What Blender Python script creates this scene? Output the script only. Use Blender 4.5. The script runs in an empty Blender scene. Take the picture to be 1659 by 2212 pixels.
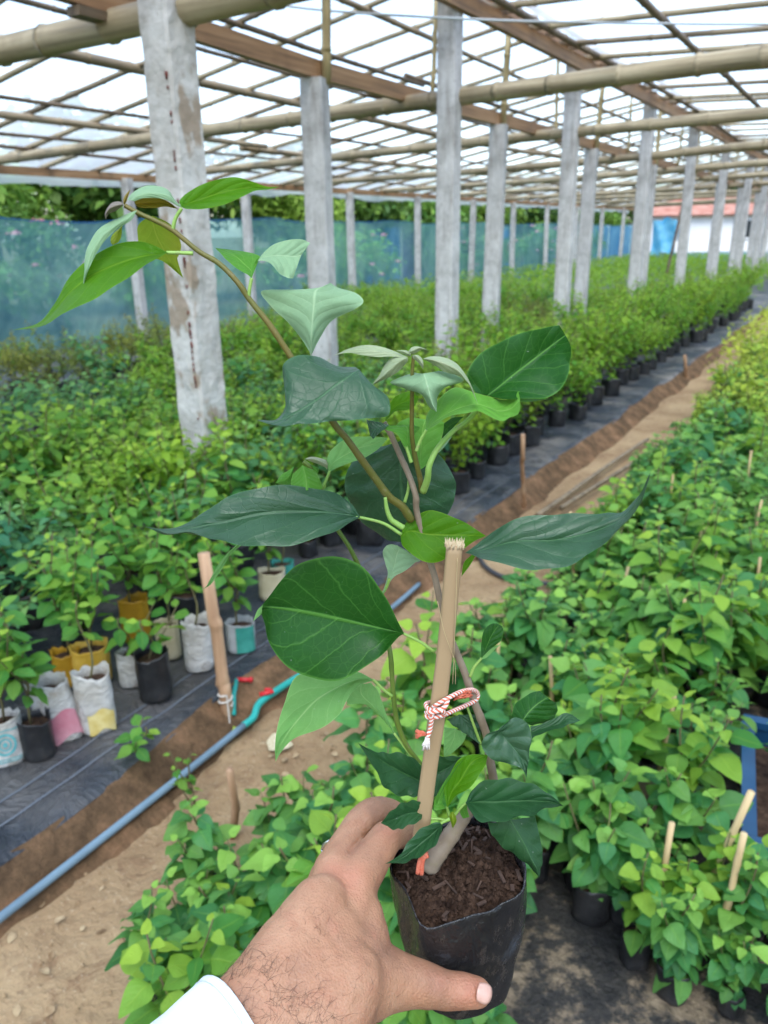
import bpy, math, random
import numpy as np
from mathutils import Vector, Matrix

R = math.radians
rnd = random.Random(11)
nrng = np.random.default_rng(5)
scene = bpy.context.scene
COL = scene.collection

# ------------------------------------------------------------------ camera, sky, sun, exposure
FPX, PITCH, YAW, ROLL, CAMH = 1700.0, 19.6, 31.4, -0.7, 1.55
M3 = Matrix.Rotation(R(YAW), 3, 'Z') @ Matrix.Rotation(R(90 - PITCH), 3, 'X') @ Matrix.Rotation(R(ROLL), 3, 'Z')
CAM = Vector((0, 0, CAMH))
HEAD = Vector((-math.sin(R(YAW)), math.cos(R(YAW)), 0))
cam_data = bpy.data.cameras.new('camera')
cam = bpy.data.objects.new('camera', cam_data)
COL.objects.link(cam)
cam.matrix_world = Matrix.Translation(CAM) @ M3.to_4x4()
cam_data.sensor_fit = 'VERTICAL'
cam_data.sensor_height = 24.0
cam_data.lens = 24.0 * FPX / 2212.0
cam_data.clip_start = 0.02
cam_data.clip_end = 2000.0
cam_data.dof.use_dof = True
cam_data.dof.focus_distance = 0.50
cam_data.dof.aperture_fstop = cam_data.lens / 2.3
scene.camera = cam

SUN_EL, SUN_AZ = 58.0, 150.0          # azimuth clockwise from +Y
world = bpy.data.worlds.new('World')
scene.world = world
world.use_nodes = True
wn = world.node_tree
wn.nodes.clear()
w_out = wn.nodes.new('ShaderNodeOutputWorld')
w_bg = wn.nodes.new('ShaderNodeBackground')
w_sky = wn.nodes.new('ShaderNodeTexSky')
w_sky.sky_type = 'NISHITA'
w_sky.sun_disc = False
w_sky.sun_elevation = R(SUN_EL)
w_sky.sun_rotation = R(SUN_AZ)
w_sky.air_density = 1.0
w_sky.dust_density = 1.5
w_sky.ozone_density = 1.0
w_bg.inputs['Strength'].default_value = 0.14
wn.links.new(w_sky.outputs['Color'], w_bg.inputs['Color'])
wn.links.new(w_bg.outputs['Background'], w_out.inputs['Surface'])
sun_data = bpy.data.lights.new('sun', 'SUN')
sun_data.energy = 1.5
sun_data.angle = R(38)
sun_data.color = (1.0, 0.975, 0.94)
sun = bpy.data.objects.new('sun', sun_data)
COL.objects.link(sun)
sd = Vector((math.sin(R(SUN_AZ)) * math.cos(R(SUN_EL)), math.cos(R(SUN_AZ)) * math.cos(R(SUN_EL)), math.sin(R(SUN_EL))))
sun.rotation_euler = sd.to_track_quat('Z', 'Y').to_euler()
sun.location = sd * 30
vs = scene.view_settings
vs.view_transform = 'Standard'
vs.look = 'None'
vs.exposure = 1.55
vs.gamma = 1.0
vs.use_curve_mapping = False
scene.cycles.use_denoising = True
scene.cycles.max_bounces = 8
scene.cycles.diffuse_bounces = 4
scene.cycles.glossy_bounces = 3
scene.cycles.transmission_bounces = 4
scene.cycles.transparent_max_bounces = 16
scene.cycles.caustics_reflective = False
scene.cycles.caustics_refractive = False
scene.cycles.sample_clamp_indirect = 6.0


# ------------------------------------------------------------------ helpers
def ray(x, y):
    return M3 @ Vector(((x - 829.5) / FPX, -(y - 1106) / FPX, -1))
def at(x, y, d):
    return CAM + ray(x, y) * d
def at_z(x, y, z):
    r = ray(x, y)
    return CAM + r * ((z - CAMH) / r.z)
def at_X(x, y, X):
    r = ray(x, y)
    return CAM + r * (X / r.x)

def tag(o, label=None, cat=None, group=None, kind=None):
    if label: o['label'] = label
    if cat: o['category'] = cat
    if group: o['group'] = group
    if kind: o['kind'] = kind
    return o

def empty(name, loc=(0, 0, 0), label=None, cat=None, group=None, rz=0.0):
    o = bpy.data.objects.new(name, None)
    o.empty_display_size = 0.05
    o.location = loc
    o.rotation_euler = (0, 0, rz)
    COL.objects.link(o)
    return tag(o, label, cat, group)

class MB:
    """collects geometry for ONE mesh object"""
    def __init__(s):
        s.v, s.f, s.n, s.uv, s.young = [], [], 0, [], []
    def add(s, v, f, uv=None, young=0.0):
        v = np.asarray(v, float)
        k = s.n
        s.v.append(v)
        s.f.extend([tuple(i + k for i in q) for q in f])
        s.uv.append(np.zeros((len(v), 2)) if uv is None else np.asarray(uv, float))
        s.young.append(np.full(len(v), young) if np.isscalar(young) else np.asarray(young, float))
        s.n += len(v)
    def grid(s, P, uv=None, closed=False, young=0.0, flip=False):
        P = np.asarray(P, float)
        m, n = P.shape[:2]
        f = []
        for i in range(m - 1):
            for j in range(n if closed else n - 1):
                a, b = i * n + j, i * n + (j + 1) % n
                q = (a, b, b + n, a + n)
                f.append(q[::-1] if flip else q)
        s.add(P.reshape(-1, 3), f, None if uv is None else np.asarray(uv).reshape(-1, 2), young)
    def box(s, c, d, rot=None):
        c = np.asarray(c, float)
        h = np.asarray(d, float) / 2
        v = np.array([(x, y, z) for x in (-1, 1) for y in (-1, 1) for z in (-1, 1)]) * h
        if rot is not None: v = v @ np.array(rot).T
        s.add(v + c, [(0, 1, 3, 2), (4, 6, 7, 5), (0, 4, 5, 1), (2, 3, 7, 6), (0, 2, 6, 4), (1, 5, 7, 3)])
    def tube(s, path, rad, seg=8, cap=True, squash=None, phase=0.0, young=0.0):
        P = np.asarray([tuple(p) for p in path], float)
        n = len(P)
        rad = np.full(n, rad) if np.isscalar(rad) else np.asarray(rad, float)
        T = np.gradient(P, axis=0)
        T /= np.linalg.norm(T, axis=1)[:, None] + 1e-12
        ref = np.array((0, 0, 1.0)) if abs(T[0][2]) < 0.9 else np.array((1.0, 0, 0))
        a = np.cross(T[0], ref); a /= np.linalg.norm(a)
        rings, uv = [], []
        for i in range(n):
            a = a - T[i] * np.dot(a, T[i]); a /= np.linalg.norm(a) + 1e-12
            b = np.cross(T[i], a)
            ang = np.arange(seg) * 2 * math.pi / seg + phase
            sq = 1.0 if squash is None else squash
            rings.append(P[i] + rad[i] * (np.cos(ang)[:, None] * a + sq * np.sin(ang)[:, None] * b))
            uv.append([(j / seg, i / max(1, n - 1)) for j in range(seg)])
        k = s.n
        s.grid(rings, uv, closed=True, young=young)
        if cap:
            s.f.append(tuple(k + j for j in range(seg))[::-1])
            s.f.append(tuple(k + (n - 1) * seg + j for j in range(seg)))
    def mesh(s, name, mat=None, smooth=True):
        me = bpy.data.meshes.new(name)
        v = np.concatenate(s.v) if s.v else np.zeros((0, 3))
        me.from_pydata(v.tolist(), [], s.f)
        uvs = np.concatenate(s.uv)
        li = np.empty(len(me.loops), np.int32)
        me.loops.foreach_get('vertex_index', li)
        ul = me.uv_layers.new(name='UVMap')
        ul.data.foreach_set('uv', uvs[li].astype(np.float32).ravel())
        at_ = me.attributes.new('young', 'FLOAT', 'POINT')
        at_.data.foreach_set('value', np.concatenate(s.young).astype(np.float32))
        if smooth: me.polygons.foreach_set('use_smooth', np.ones(len(me.polygons), bool))
        if mat is not None: me.materials.append(mat)
        me.update()
        return me

def link(name, me, parent=None, local=False):
    """link a mesh as an object; vertices are in world space unless local"""
    o = bpy.data.objects.new(name, me)
    COL.objects.link(o)
    if parent is not None:
        o.parent = parent
        if not local:
            o.matrix_parent_inverse = parent.matrix_basis.inverted()
    return o
def obj(name, mb, mat, parent=None, local=False, smooth=True):
    return link(name, mb.mesh(name, mat, smooth), parent, local)

def spline(P, n):
    """Catmull-Rom through P, n samples"""
    P = np.asarray([tuple(p) for p in P], float)
    m = len(P)
    if m == 2: return P[0] + (P[1] - P[0]) * np.linspace(0, 1, n)[:, None]
    E = np.vstack([2 * P[0] - P[1], P, 2 * P[-1] - P[-2]])
    out = []
    for t in np.linspace(0, m - 1, n):
        i = min(int(t), m - 2); u = t - i
        p0, p1, p2, p3 = E[i:i + 4]
        out.append(0.5 * (2 * p1 + (p2 - p0) * u + (2 * p0 - 5 * p1 + 4 * p2 - p3) * u * u + (3 * p1 - p0 - 3 * p2 + p3) * u ** 3))
    return np.array(out)
def noise1(x, seed):
    return (math.sin(x * 1.7 + seed * 3.1) + math.sin(x * 3.9 + seed * 1.3) * .5 + math.sin(x * 9.1 + seed * 7.7) * .25) / 1.75
def vnoise(x, y, seed=0):
    s = seed * 12.9
    return (np.sin(x * 1.9 + s + 1.3 * np.sin(y * 1.3 + s)) + np.sin(y * 2.3 - s + 1.1 * np.sin(x * 1.7 - s)) + .5 * np.sin(x * 5.3 + y * 4.1 + s) + .35 * np.sin(x * 11.7 - y * 9.3 + s)) / 2.85


# ------------------------------------------------------------------ materials
class NT:
    def __init__(s, name):
        s.m = bpy.data.materials.new(name); s.m.use_nodes = True
        s.t = s.m.node_tree; s.t.nodes.clear()
        s.out = s.n('OutputMaterial')
    def n(s, typ, **kw):
        nd = s.t.nodes.new('ShaderNode' + typ)
        for k, v in kw.items():
            if k[0] == 'i' and k[1:].isdigit(): s.set(nd.inputs[int(k[1:])], v)
            elif k in nd.inputs: s.set(nd.inputs[k], v)
            else: setattr(nd, k, v)
        return nd
    def set(s, inp, v):
        if isinstance(v, bpy.types.NodeSocket): s.t.links.new(v, inp)
        elif isinstance(v, bpy.types.Node): s.t.links.new(v.outputs[0], inp)
        else: inp.default_value = v if not (isinstance(v, tuple) and len(v) == 3 and inp.type == 'RGBA') else (*v, 1)
    def math(s, op, a, b=0.0, c=0.0):
        return s.n('Math', operation=op, i0=a, i1=b, i2=c).outputs[0]
    def mix(s, f, a, b):
        nd = s.n('Mix', data_type='RGBA')
        s.set(nd.inputs[0], f); s.set(nd.inputs[6], a); s.set(nd.inputs[7], b)
        return nd.outputs[2]
    def ramp(s, f, stops):
        nd = s.n('ValToRGB'); s.set(nd.inputs[0], f)
        el = nd.color_ramp.elements
        while len(el) < len(stops): el.new(0.5)
        for e, (p, c) in zip(el, stops):
            e.position = p; e.color = (*c, 1) if len(c) == 3 else c
        return nd.outputs[0]
    def noise(s, scale, detail=4, co=None, rough=0.55, dist=0.0):
        nd = s.n('TexNoise', Scale=scale, Detail=detail, Roughness=rough, Distortion=dist)
        if co is not None: s.set(nd.inputs['Vector'], co)
        return nd.outputs[0]
    def coord(s, kind='Object', scale=None):
        c = s.n('TexCoord').outputs[kind]
        if scale is None: return c
        return s.n('Mapping', i0=c, Scale=scale).outputs[0]
    def bump(s, h, strength=0.3, dist=0.01):
        return s.n('Bump', Strength=strength, Distance=dist, Height=h).outputs[0]
    def bsdf(s, color, rough=0.6, spec=0.4, normal=None, **kw):
        nd = s.n('BsdfPrincipled')
        s.set(nd.inputs['Base Color'], color); s.set(nd.inputs['Roughness'], rough)
        s.set(nd.inputs['Specular IOR Level'], spec)
        if normal is not None: s.set(nd.inputs['Normal'], normal)
        for k, v in kw.items(): s.set(nd.inputs[k.replace('_', ' ')], v)
        return nd.outputs[0]
    def done(s, sh):
        s.t.links.new(sh, s.out.inputs['Surface']); return s.m

def simple(name, c1, c2=None, scale=8.0, rough=0.6, spec=0.4, bump=0.0, bscale=None, stretch=None, bdist=0.01):
    t = NT(name)
    co = t.coord('Object', stretch)
    c = c1 if c2 is None else t.mix(t.ramp(t.noise(scale, 5, co), [(0.35, (0, 0, 0)), (0.65, (1, 1, 1))]), c1, c2)
    nm = t.bump(t.noise(bscale or scale * 3, 6, co), bump, bdist) if bump else None
    return t.done(t.bsdf(c, rough, spec, nm))

def leaf_mat(name, dark, bright, young, trans=0.3, rough=0.5, spec=0.25):
    """foliage: tone differs leaf by leaf; young tips are lighter"""
    t = NT(name)
    isl = t.n('NewGeometry').outputs['Random Per Island']
    orn = t.n('ObjectInfo').outputs['Random']
    f = t.math('FRACT', t.math('ADD', isl, orn))
    yg = t.n('Attribute', attribute_name='young').outputs['Fac']
    c = t.mix(t.math('POWER', f, 1.3), dark, bright)
    c = t.mix(t.noise(14.0, 3, t.coord('Object')), c, t.mix(0.5, c, dark))
    c = t.mix(t.n('MapRange', i0=orn, i1=0.0, i2=0.4, i3=0.40, i4=0.0).outputs[0], c, tuple(k * w for k, w in zip(dark, (.9, 1.25, 2.4))))
    c = t.mix(t.n('MapRange', i0=orn, i1=0.6, i2=1.0, i3=0.0, i4=0.40).outputs[0], c, tuple(k * w for k, w in zip(bright, (1.6, 1.0, .6))))
    c = t.mix(yg, c, young)
    blem = t.ramp(t.noise(11.0, 4, t.coord('Object'), .7), [(0.63, (0, 0, 0)), (0.70, (1, 1, 1))])
    c = t.mix(t.math('MULTIPLY', blem, t.n('MapRange', i0=f, i1=.55, i2=.95, i3=0.0, i4=.55).outputs[0]), c, (0.26, 0.20, 0.06))
    uv = t.n('SeparateXYZ', i0=t.n('UVMap').outputs[0])
    d = t.math('ABSOLUTE', t.math('SUBTRACT', uv.outputs[0], 0.5))
    rib = t.n('MapRange', i0=d, i1=0.0, i2=0.05, i3=1.0, i4=0.0).outputs[0]
    vein = t.math('PINGPONG', t.math('SUBTRACT', t.math('MULTIPLY', uv.outputs[1], 6.0), t.math('MULTIPLY', d, 5.0)), 0.5)
    h = t.math('ADD', t.math('MULTIPLY', vein, 0.7), t.math('MULTIPLY', rib, -1.0))
    c = t.mix(t.math('MULTIPLY', rib, 0.35), c, young)
    b = t.bsdf(c, rough, spec, t.bump(h, 0.35, 0.004))
    tr = t.n('BsdfTranslucent', Color=t.mix(0.55, c, young)).outputs[0]
    return t.done(t.n('MixShader', i0=trans, i1=b, i2=tr).outputs[0])

def bamboo_mat(name, c1, c2, c3, axis='Y'):
    t = NT(name)
    st = {'X': (0.6, 14, 14), 'Y': (14, 0.6, 14), 'Z': (14, 14, 0.6)}[axis]
    co = t.coord('Object', st)
    c = t.ramp(t.noise(2.2, 6, co), [(0.3, c1), (0.55, c2), (0.75, c3)])
    blot = t.ramp(t.noise(3.0, 4, t.coord('Object')), [(0.52, (0, 0, 0)), (0.68, (1, 1, 1))])
    c = t.mix(t.math('MULTIPLY', blot, 0.55), c, c1)
    v = t.n('ObjectInfo').outputs['Random']
    c = t.mix(t.math('MULTIPLY', v, 0.3), c, c3)
    return t.done(t.bsdf(c, 0.55, 0.35, t.bump(t.noise(6, 5, co), 0.25, 0.004)))

MAT = {}
def build_materials():
    M = MAT
    # the roof film lets the bright sky through and glows with it
    t = NT('roof_film')
    a = t.n('BsdfTranslucent', Color=(0.88, 0.95, 0.98)).outputs[0]
    b = t.n('BsdfTransparent', Color=(0.88, 0.95, 0.985)).outputs[0]
    n = t.noise(0.7, 5, t.coord('Object'))
    M['film'] = t.done(t.n('MixShader', i0=t.n('MapRange', i0=n, i1=0.3, i2=0.7, i3=0.68, i4=0.54).outputs[0], i1=a, i2=b).outputs[0])
    t = NT('loose_film')
    a = t.n('BsdfTranslucent', Color=(0.88, 0.92, 0.94)).outputs[0]
    b = t.n('BsdfDiffuse', Color=(0.85, 0.88, 0.9)).outputs[0]
    b = t.n('MixShader', i0=0.4, i1=a, i2=b).outputs[0]
    M['film_loose'] = t.done(t.n('MixShader', i0=0.22, i1=b, i2=t.n('BsdfTransparent').outputs[0]).outputs[0])
    # knitted shade net, blue-green
    t = NT('shade_net')
    co = t.coord('Object')
    tone = t.noise(1.1, 8, co, 0.7, 0.6)
    c = t.ramp(tone, [(0.35, (0.20, 0.50, 0.62)), (0.65, (0.44, 0.76, 0.75))])
    d = t.n('BsdfDiffuse', Color=c).outputs[0]
    tl = t.n('BsdfTranslucent', Color=c).outputs[0]
    s = t.n('MixShader', i0=0.45, i1=d, i2=tl).outputs[0]
    tp = t.n('BsdfTransparent', Color=(0.66, 0.92, 0.97)).outputs[0]
    M['net'] = t.done(t.n('MixShader', i0=t.n('MapRange', i0=tone, i1=0.35, i2=0.7, i3=0.60, i4=0.44).outputs[0], i1=s, i2=tp).outputs[0])
    # cast concrete pillars with weather stains
    t = NT('concrete')
    co = t.coord('Object')
    c = t.ramp(t.noise(6, 8, co, 0.65), [(0.3, (0.34, 0.325, 0.305)), (0.5, (0.51, 0.49, 0.47)), (0.72, (0.63, 0.61, 0.585))])
    streak = t.ramp(t.noise(4, 5, t.coord('Object', (6, 6, 0.7))), [(0.5, (0, 0, 0)), (0.72, (1, 1, 1))])
    c = t.mix(t.math('MULTIPLY', streak, 0.55), c, (0.20, 0.165, 0.135))
    pit = t.ramp(t.noise(38, 3, co), [(0.60, (0, 0, 0)), (0.70, (1, 1, 1))])
    c = t.mix(t.math('MULTIPLY', pit, 0.5), c, (0.16, 0.13, 0.11))
    M['concrete'] = t.done(t.bsdf(c, 0.85, 0.25, t.bump(t.noise(22, 8, co), 0.5, 0.012)))
    t = NT('stained_concrete')
    co = t.coord('Object')
    c = t.ramp(t.noise(5, 8, co, 0.65), [(0.3, (0.32, 0.29, 0.25)), (0.5, (0.50, 0.475, 0.44)), (0.72, (0.62, 0.60, 0.57))])
    blot = t.ramp(t.noise(7, 6, t.coord('Object', (1, 1, 0.6))), [(0.53, (0, 0, 0)), (0.60, (1, 1, 1))])
    c = t.mix(t.math('MULTIPLY', blot, 0.75), c, (0.25, 0.17, 0.10))
    M['stained'] = t.done(t.bsdf(c, 0.85, 0.25, t.bump(t.noise(16, 8, co), 0.8, 0.02)))
    M['rust'] = simple('rust', (0.16, 0.03, 0.02), (0.07, 0.02, 0.015), 40, 0.8)
    M['bamX'] = bamboo_mat('bamboo_across', (0.13, 0.095, 0.05), (0.36, 0.285, 0.175), (0.47, 0.39, 0.26), 'X')
    M['bamY'] = bamboo_mat('bamboo_along', (0.13, 0.085, 0.045), (0.33, 0.245, 0.15), (0.44, 0.35, 0.23), 'Y')
    M['bamZ'] = bamboo_mat('bamboo_upright', (0.20, 0.15, 0.06), (0.36, 0.28, 0.13), (0.43, 0.35, 0.20), 'Z')
    M['bamdark'] = bamboo_mat('weathered_bamboo', (0.06, 0.04, 0.025), (0.15, 0.10, 0.06), (0.26, 0.19, 0.12), 'Y')
    M['bamdarkX'] = bamboo_mat('weathered_bamboo_across', (0.09, 0.065, 0.04), (0.24, 0.18, 0.11), (0.36, 0.28, 0.18), 'X')
    M['wood'] = bamboo_mat('sawn_wood', (0.14, 0.07, 0.03), (0.34, 0.185, 0.085), (0.42, 0.26, 0.14), 'Y')
    M['stakewood'] = bamboo_mat('stake_wood', (0.22, 0.11, 0.05), (0.42, 0.25, 0.14), (0.55, 0.38, 0.24), 'Z')
    M['palecane'] = bamboo_mat('pale_cane', (0.34, 0.22, 0.10), (0.52, 0.37, 0.18), (0.66, 0.50, 0.28), 'Z')
    # ground
    t = NT('sandy_soil')
    co = t.coord('Object')
    c = t.ramp(t.noise(2.2, 8, co, 0.6), [(0.3, (0.25, 0.15, 0.080)), (0.5, (0.40, 0.27, 0.150)), (0.7, (0.51, 0.365, 0.21))])
    c = t.mix(t.math('MULTIPLY', t.ramp(t.noise(40, 4, co), [(0.55, (0, 0, 0)), (0.7, (1, 1, 1))]), 0.5), c, (0.24, 0.14, 0.08))
    c = t.mix(t.math('MULTIPLY', t.ramp(t.noise(7, 6, co, 0.7, 1.0), [(0.56, (0, 0, 0)), (0.64, (1, 1, 1))]), 0.55), c, (0.22, 0.125, 0.07))
    c = t.mix(t.math('MULTIPLY', t.ramp(t.noise(120, 3, co), [(0.62, (0, 0, 0)), (0.70, (1, 1, 1))]), 0.6), c, (0.60, 0.47, 0.32))
    M['sand'] = t.done(t.bsdf(c, 0.95, 0.15, t.bump(t.math('ADD', t.noise(30, 10, co, 0.7), t.math('MULTIPLY', t.noise(7, 4, co, .6, .8), 1.5)), 0.85, 0.03)))
    t = NT('bank_soil')
    co = t.coord('Object')
    c = t.ramp(t.noise(8, 10, co, 0.72), [(0.3, (0.06, 0.036, 0.02)), (0.48, (0.15, 0.09, 0.048)), (0.62, (0.27, 0.15, 0.08)), (0.76, (0.40, 0.27, 0.16))])
    M['bank'] = t.done(t.bsdf(c, 0.95, 0.15, t.bump(t.noise(30, 10, co, 0.7), 0.9, 0.03)))
    t = NT('black_plastic_sheet')
    co = t.coord('Object')
    c = t.ramp(t.noise(3, 6, co), [(0.35, (0.014, 0.017, 0.022)), (0.65, (0.038, 0.046, 0.058))])
    dust = t.ramp(t.noise(2.3, 8, co, 0.65), [(0.48, (0, 0, 0)), (0.66, (1, 1, 1))])
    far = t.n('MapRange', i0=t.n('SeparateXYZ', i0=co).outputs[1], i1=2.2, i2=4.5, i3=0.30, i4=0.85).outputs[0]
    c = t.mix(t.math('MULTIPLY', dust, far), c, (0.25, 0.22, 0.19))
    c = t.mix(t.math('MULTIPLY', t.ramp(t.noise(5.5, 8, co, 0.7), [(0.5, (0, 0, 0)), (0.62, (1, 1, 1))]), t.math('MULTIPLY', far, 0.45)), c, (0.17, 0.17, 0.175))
    M['sheet'] = t.done(t.bsdf(c, 0.45, 0.35, t.bump(t.math('ADD', t.math('ABSOLUTE', t.math('SUBTRACT', t.noise(7, 6, co, 0.6, 1.4), 0.5)), t.math('MULTIPLY', t.noise(60, 4, co), .12)), 0.9, 0.05)))
    t = NT('dusty_black_sheet')
    co = t.coord('Object')
    c = t.ramp(t.math('ADD', t.math('MULTIPLY', t.noise(5, 8, co, 0.7), .75), t.math('MULTIPLY', t.noise(33, 6, co, .7), .25)), [(0.42, (0.012, 0.012, 0.013)), (0.51, (0.04, 0.036, 0.032)), (0.57, (0.20, 0.15, 0.10)), (0.68, (0.40, 0.31, 0.21))])
    M['dusty'] = t.done(t.bsdf(c, 0.7, 0.3, t.bump(t.math('ADD', t.noise(14, 8, co, 0.65), t.math('MULTIPLY', t.noise(80, 5, co), .3)), 0.7, 0.03)))
    M['field'] = simple('field_ground', (0.10, 0.12, 0.05), (0.16, 0.13, 0.08), 0.3, 0.95, 0.1, 0.4, 6)
    M['lineprint'] = simple('printed_line', (0.12, 0.135, 0.16), None, rough=0.6)
    # plastics
    t = NT('polybag_black')
    co = t.coord('Object')
    c = t.ramp(t.noise(9, 6, co), [(0.4, (0.012, 0.012, 0.013)), (0.7, (0.035, 0.035, 0.036))])
    c = t.mix(t.math('MULTIPLY', t.ramp(t.noise(13, 6, co, 0.7), [(0.58, (0, 0, 0)), (0.75, (1, 1, 1))]), 0.35), c, (0.16, 0.12, 0.085))
    M['bag'] = t.done(t.bsdf(c, 0.38, 0.5, t.bump(t.noise(26, 5, co, 0.6, 1.0), 0.5, 0.008)))
    M['potsoil'] = simple('potting_soil', (0.035, 0.020, 0.014), (0.10, 0.06, 0.04), 40, 0.95, 0.15, 1.0, 90)
    t = NT('white_sack')
    co = t.coord('Object')
    c = t.ramp(t.noise(9, 6, co), [(0.35, (0.44, 0.41, 0.36)), (0.6, (0.60, 0.59, 0.56))])
    c = t.mix(t.math('MULTIPLY', t.ramp(t.noise(14, 7, co, 0.7), [(0.52, (0, 0, 0)), (0.66, (1, 1, 1))]), 0.7), c, (0.26, 0.18, 0.11))
    M['sackwhite'] = t.done(t.bsdf(c, 0.6, 0.3, t.bump(t.math('ADD', t.noise(24, 5, co, 0.6, 1.0), t.math('MULTIPLY', t.noise(220, 2, co), 0.15)), 0.8, 0.02)))
    M['sackyellow'] = simple('yellow_sack', (0.50, 0.30, 0.03), (0.66, 0.43, 0.09), 9, 0.55, 0.3, 0.4, 30)
    M['sackgold'] = simple('gold_sack', (0.30, 0.16, 0.01), (0.48, 0.27, 0.02), 9, 0.5, 0.3, 0.4, 30)
    M['sackbeige'] = simple('beige_sack', (0.42, 0.36, 0.22), (0.60, 0.53, 0.37), 9, 0.65, 0.3, 0.4, 30)
    M['sackpink'] = simple('pink_plastic', (0.50, 0.16, 0.20), (0.60, 0.30, 0.33), 11, 0.45, 0.4, 0.4, 20)
    M['sackteal'] = simple('teal_sack', (0.03, 0.22, 0.17), (0.06, 0.32, 0.25), 12, 0.6, 0.3, 0.4, 30)
    M['tealprint'] = simple('teal_print', (0.05, 0.30, 0.31), (0.16, 0.42, 0.42), 30, 0.6)
    M['yellowprint'] = simple('yellow_print', (0.55, 0.40, 0.10), (0.68, 0.56, 0.24), 30, 0.6)
    M['greysack'] = simple('grey_sack', (0.30, 0.31, 0.30), (0.42, 0.43, 0.42), 12, 0.6, 0.3)
    M['crate'] = simple('blue_crate_plastic', (0.006, 0.048, 0.12), (0.010, 0.065, 0.155), 6, 0.4, 0.5)
    M['skyblue'] = simple('sky_blue_tarp', (0.08, 0.42, 0.72), (0.25, 0.62, 0.85), 3, 0.5)
    M['red'] = simple('red_plastic', (0.55, 0.025, 0.03), None, rough=0.4)
    M['teal'] = simple('teal_hose', (0.015, 0.28, 0.24), (0.03, 0.36, 0.32), 8, 0.4)
    t = NT('pvc_pipe')
    co = t.coord('Object')
    c = t.ramp(t.noise(3, 6, co), [(0.35, (0.09, 0.14, 0.18)), (0.6, (0.16, 0.24, 0.30))])
    c = t.mix(t.ramp(t.noise(4.2, 3, t.coord('Object', (0.3, 1, 0.3))), [(0.60, (0, 0, 0)), (0.66, (1, 1, 1))]), c, (0.28, 0.19, 0.13))
    M['pipe'] = t.done(t.bsdf(c, 0.5, 0.4))
    M['hoseblack'] = simple('black_hose', (0.05, 0.052, 0.06), None, rough=0.5)
    M['wire'] = simple('grey_wire', (0.45, 0.47, 0.48), None, rough=0.5)
    M['tie'] = simple('white_tie', (0.6, 0.56, 0.5), None, rough=0.8)
    # bed foliage
    M['leafR'] = leaf_mat('heart_leaf', (0.032, 0.150, 0.042), (0.125, 0.39, 0.095), (0.30, 0.54, 0.085), 0.45, 0.46, 0.32)
    M['leafL'] = leaf_mat('bed_leaf', (0.05, 0.21, 0.036), (0.19, 0.43, 0.058), (0.36, 0.54, 0.06), 0.46)
    M['leafF'] = leaf_mat('fine_leaf', (0.085, 0.25, 0.022), (0.22, 0.45, 0.04), (0.36, 0.52, 0.05), 0.45, 0.5)
    M['leafB'] = leaf_mat('bluish_leaf', (0.03, 0.15, 0.06), (0.10, 0.30, 0.12), (0.24, 0.46, 0.12), 0.42)
    M['leafO'] = leaf_mat('olive_leaf', (0.10, 0.16, 0.03), (0.22, 0.30, 0.05), (0.34, 0.36, 0.08), 0.42, 0.5)
    M['leafY'] = leaf_mat('yellow_leaf', (0.20, 0.36, 0.04), (0.40, 0.54, 0.06), (0.52, 0.60, 0.08), 0.35, 0.5)
    M['leafT'] = leaf_mat('tree_leaf', (0.025, 0.085, 0.022), (0.10, 0.22, 0.04), (0.2, 0.34, 0.06), 0.35, 0.5)
    M['leafTb'] = leaf_mat('light_tree_leaf', (0.09, 0.23, 0.04), (0.2, 0.38, 0.06), (0.3, 0.46, 0.08), 0.4, 0.5)
    M['stem'] = simple('green_brown_stem', (0.10, 0.075, 0.035), (0.14, 0.13, 0.05), 12, 0.7)
    M['bark'] = simple('bark', (0.10, 0.075, 0.05), (0.17, 0.13, 0.09), 6, 0.9, 0.2, 0.6, 20)
    M['pink'] = simple('pink_petal', (0.62, 0.13, 0.22), (0.72, 0.30, 0.36), 20, 0.6)
    M['wall_white'] = simple('white_wash', (0.74, 0.76, 0.78), (0.80, 0.82, 0.82), 1.2, 0.9, 0.2)
    M['wall_blue'] = simple('blue_paint', (0.012, 0.10, 0.30), (0.02, 0.15, 0.38), 0.8, 0.7)
    M['rooftile'] = simple('rust_roof', (0.30, 0.12, 0.085), (0.42, 0.24, 0.19), 2.0, 0.9)
    M['dark'] = simple('dark_glass', (0.03, 0.035, 0.04), None, rough=0.3)
build_materials()

# ------------------------------------------------------------------ ground
def ordw(n):
    u = ['first', 'second', 'third', 'fourth', 'fifth', 'sixth', 'seventh', 'eighth', 'ninth', 'tenth', 'eleventh', 'twelfth', 'thirteenth', 'fourteenth', 'fifteenth', 'sixteenth', 'seventeenth', 'eighteenth', 'nineteenth']
    if n < 20: return u[n - 1]
    t_ = {2: 'twent', 3: 'thirt', 4: 'fort', 5: 'fift', 6: 'sixt', 7: 'sevent'}[n // 10]
    return t_ + ('ieth' if n % 10 == 0 else 'y-' + u[n % 10 - 1])
ORD = ['nearest', 'second', 'third', 'fourth', 'fifth', 'sixth', 'seventh', 'eighth', 'ninth', 'tenth', 'eleventh', 'twelfth', 'thirteenth', 'fourteenth']
SHED_END = 36.0
XA, XB, XC = -3.05, -3.5, -9.35
YA = [3.11, 6.05, 8.95, 12.05, 15.2, 18.5, 21.8, 25.1, 28.3, 31.5, 34.7]
YB = [1.9, 4.9, 7.95, 11.0, 14.3, 17.5, 20.7, 23.9, 27.1, 30.3]
YC = [5.5, 8.4, 10.9, 14.1, 16.9, 19.8, 22.6, 25.4, 28.3, 31.2, 34.1]
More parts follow.
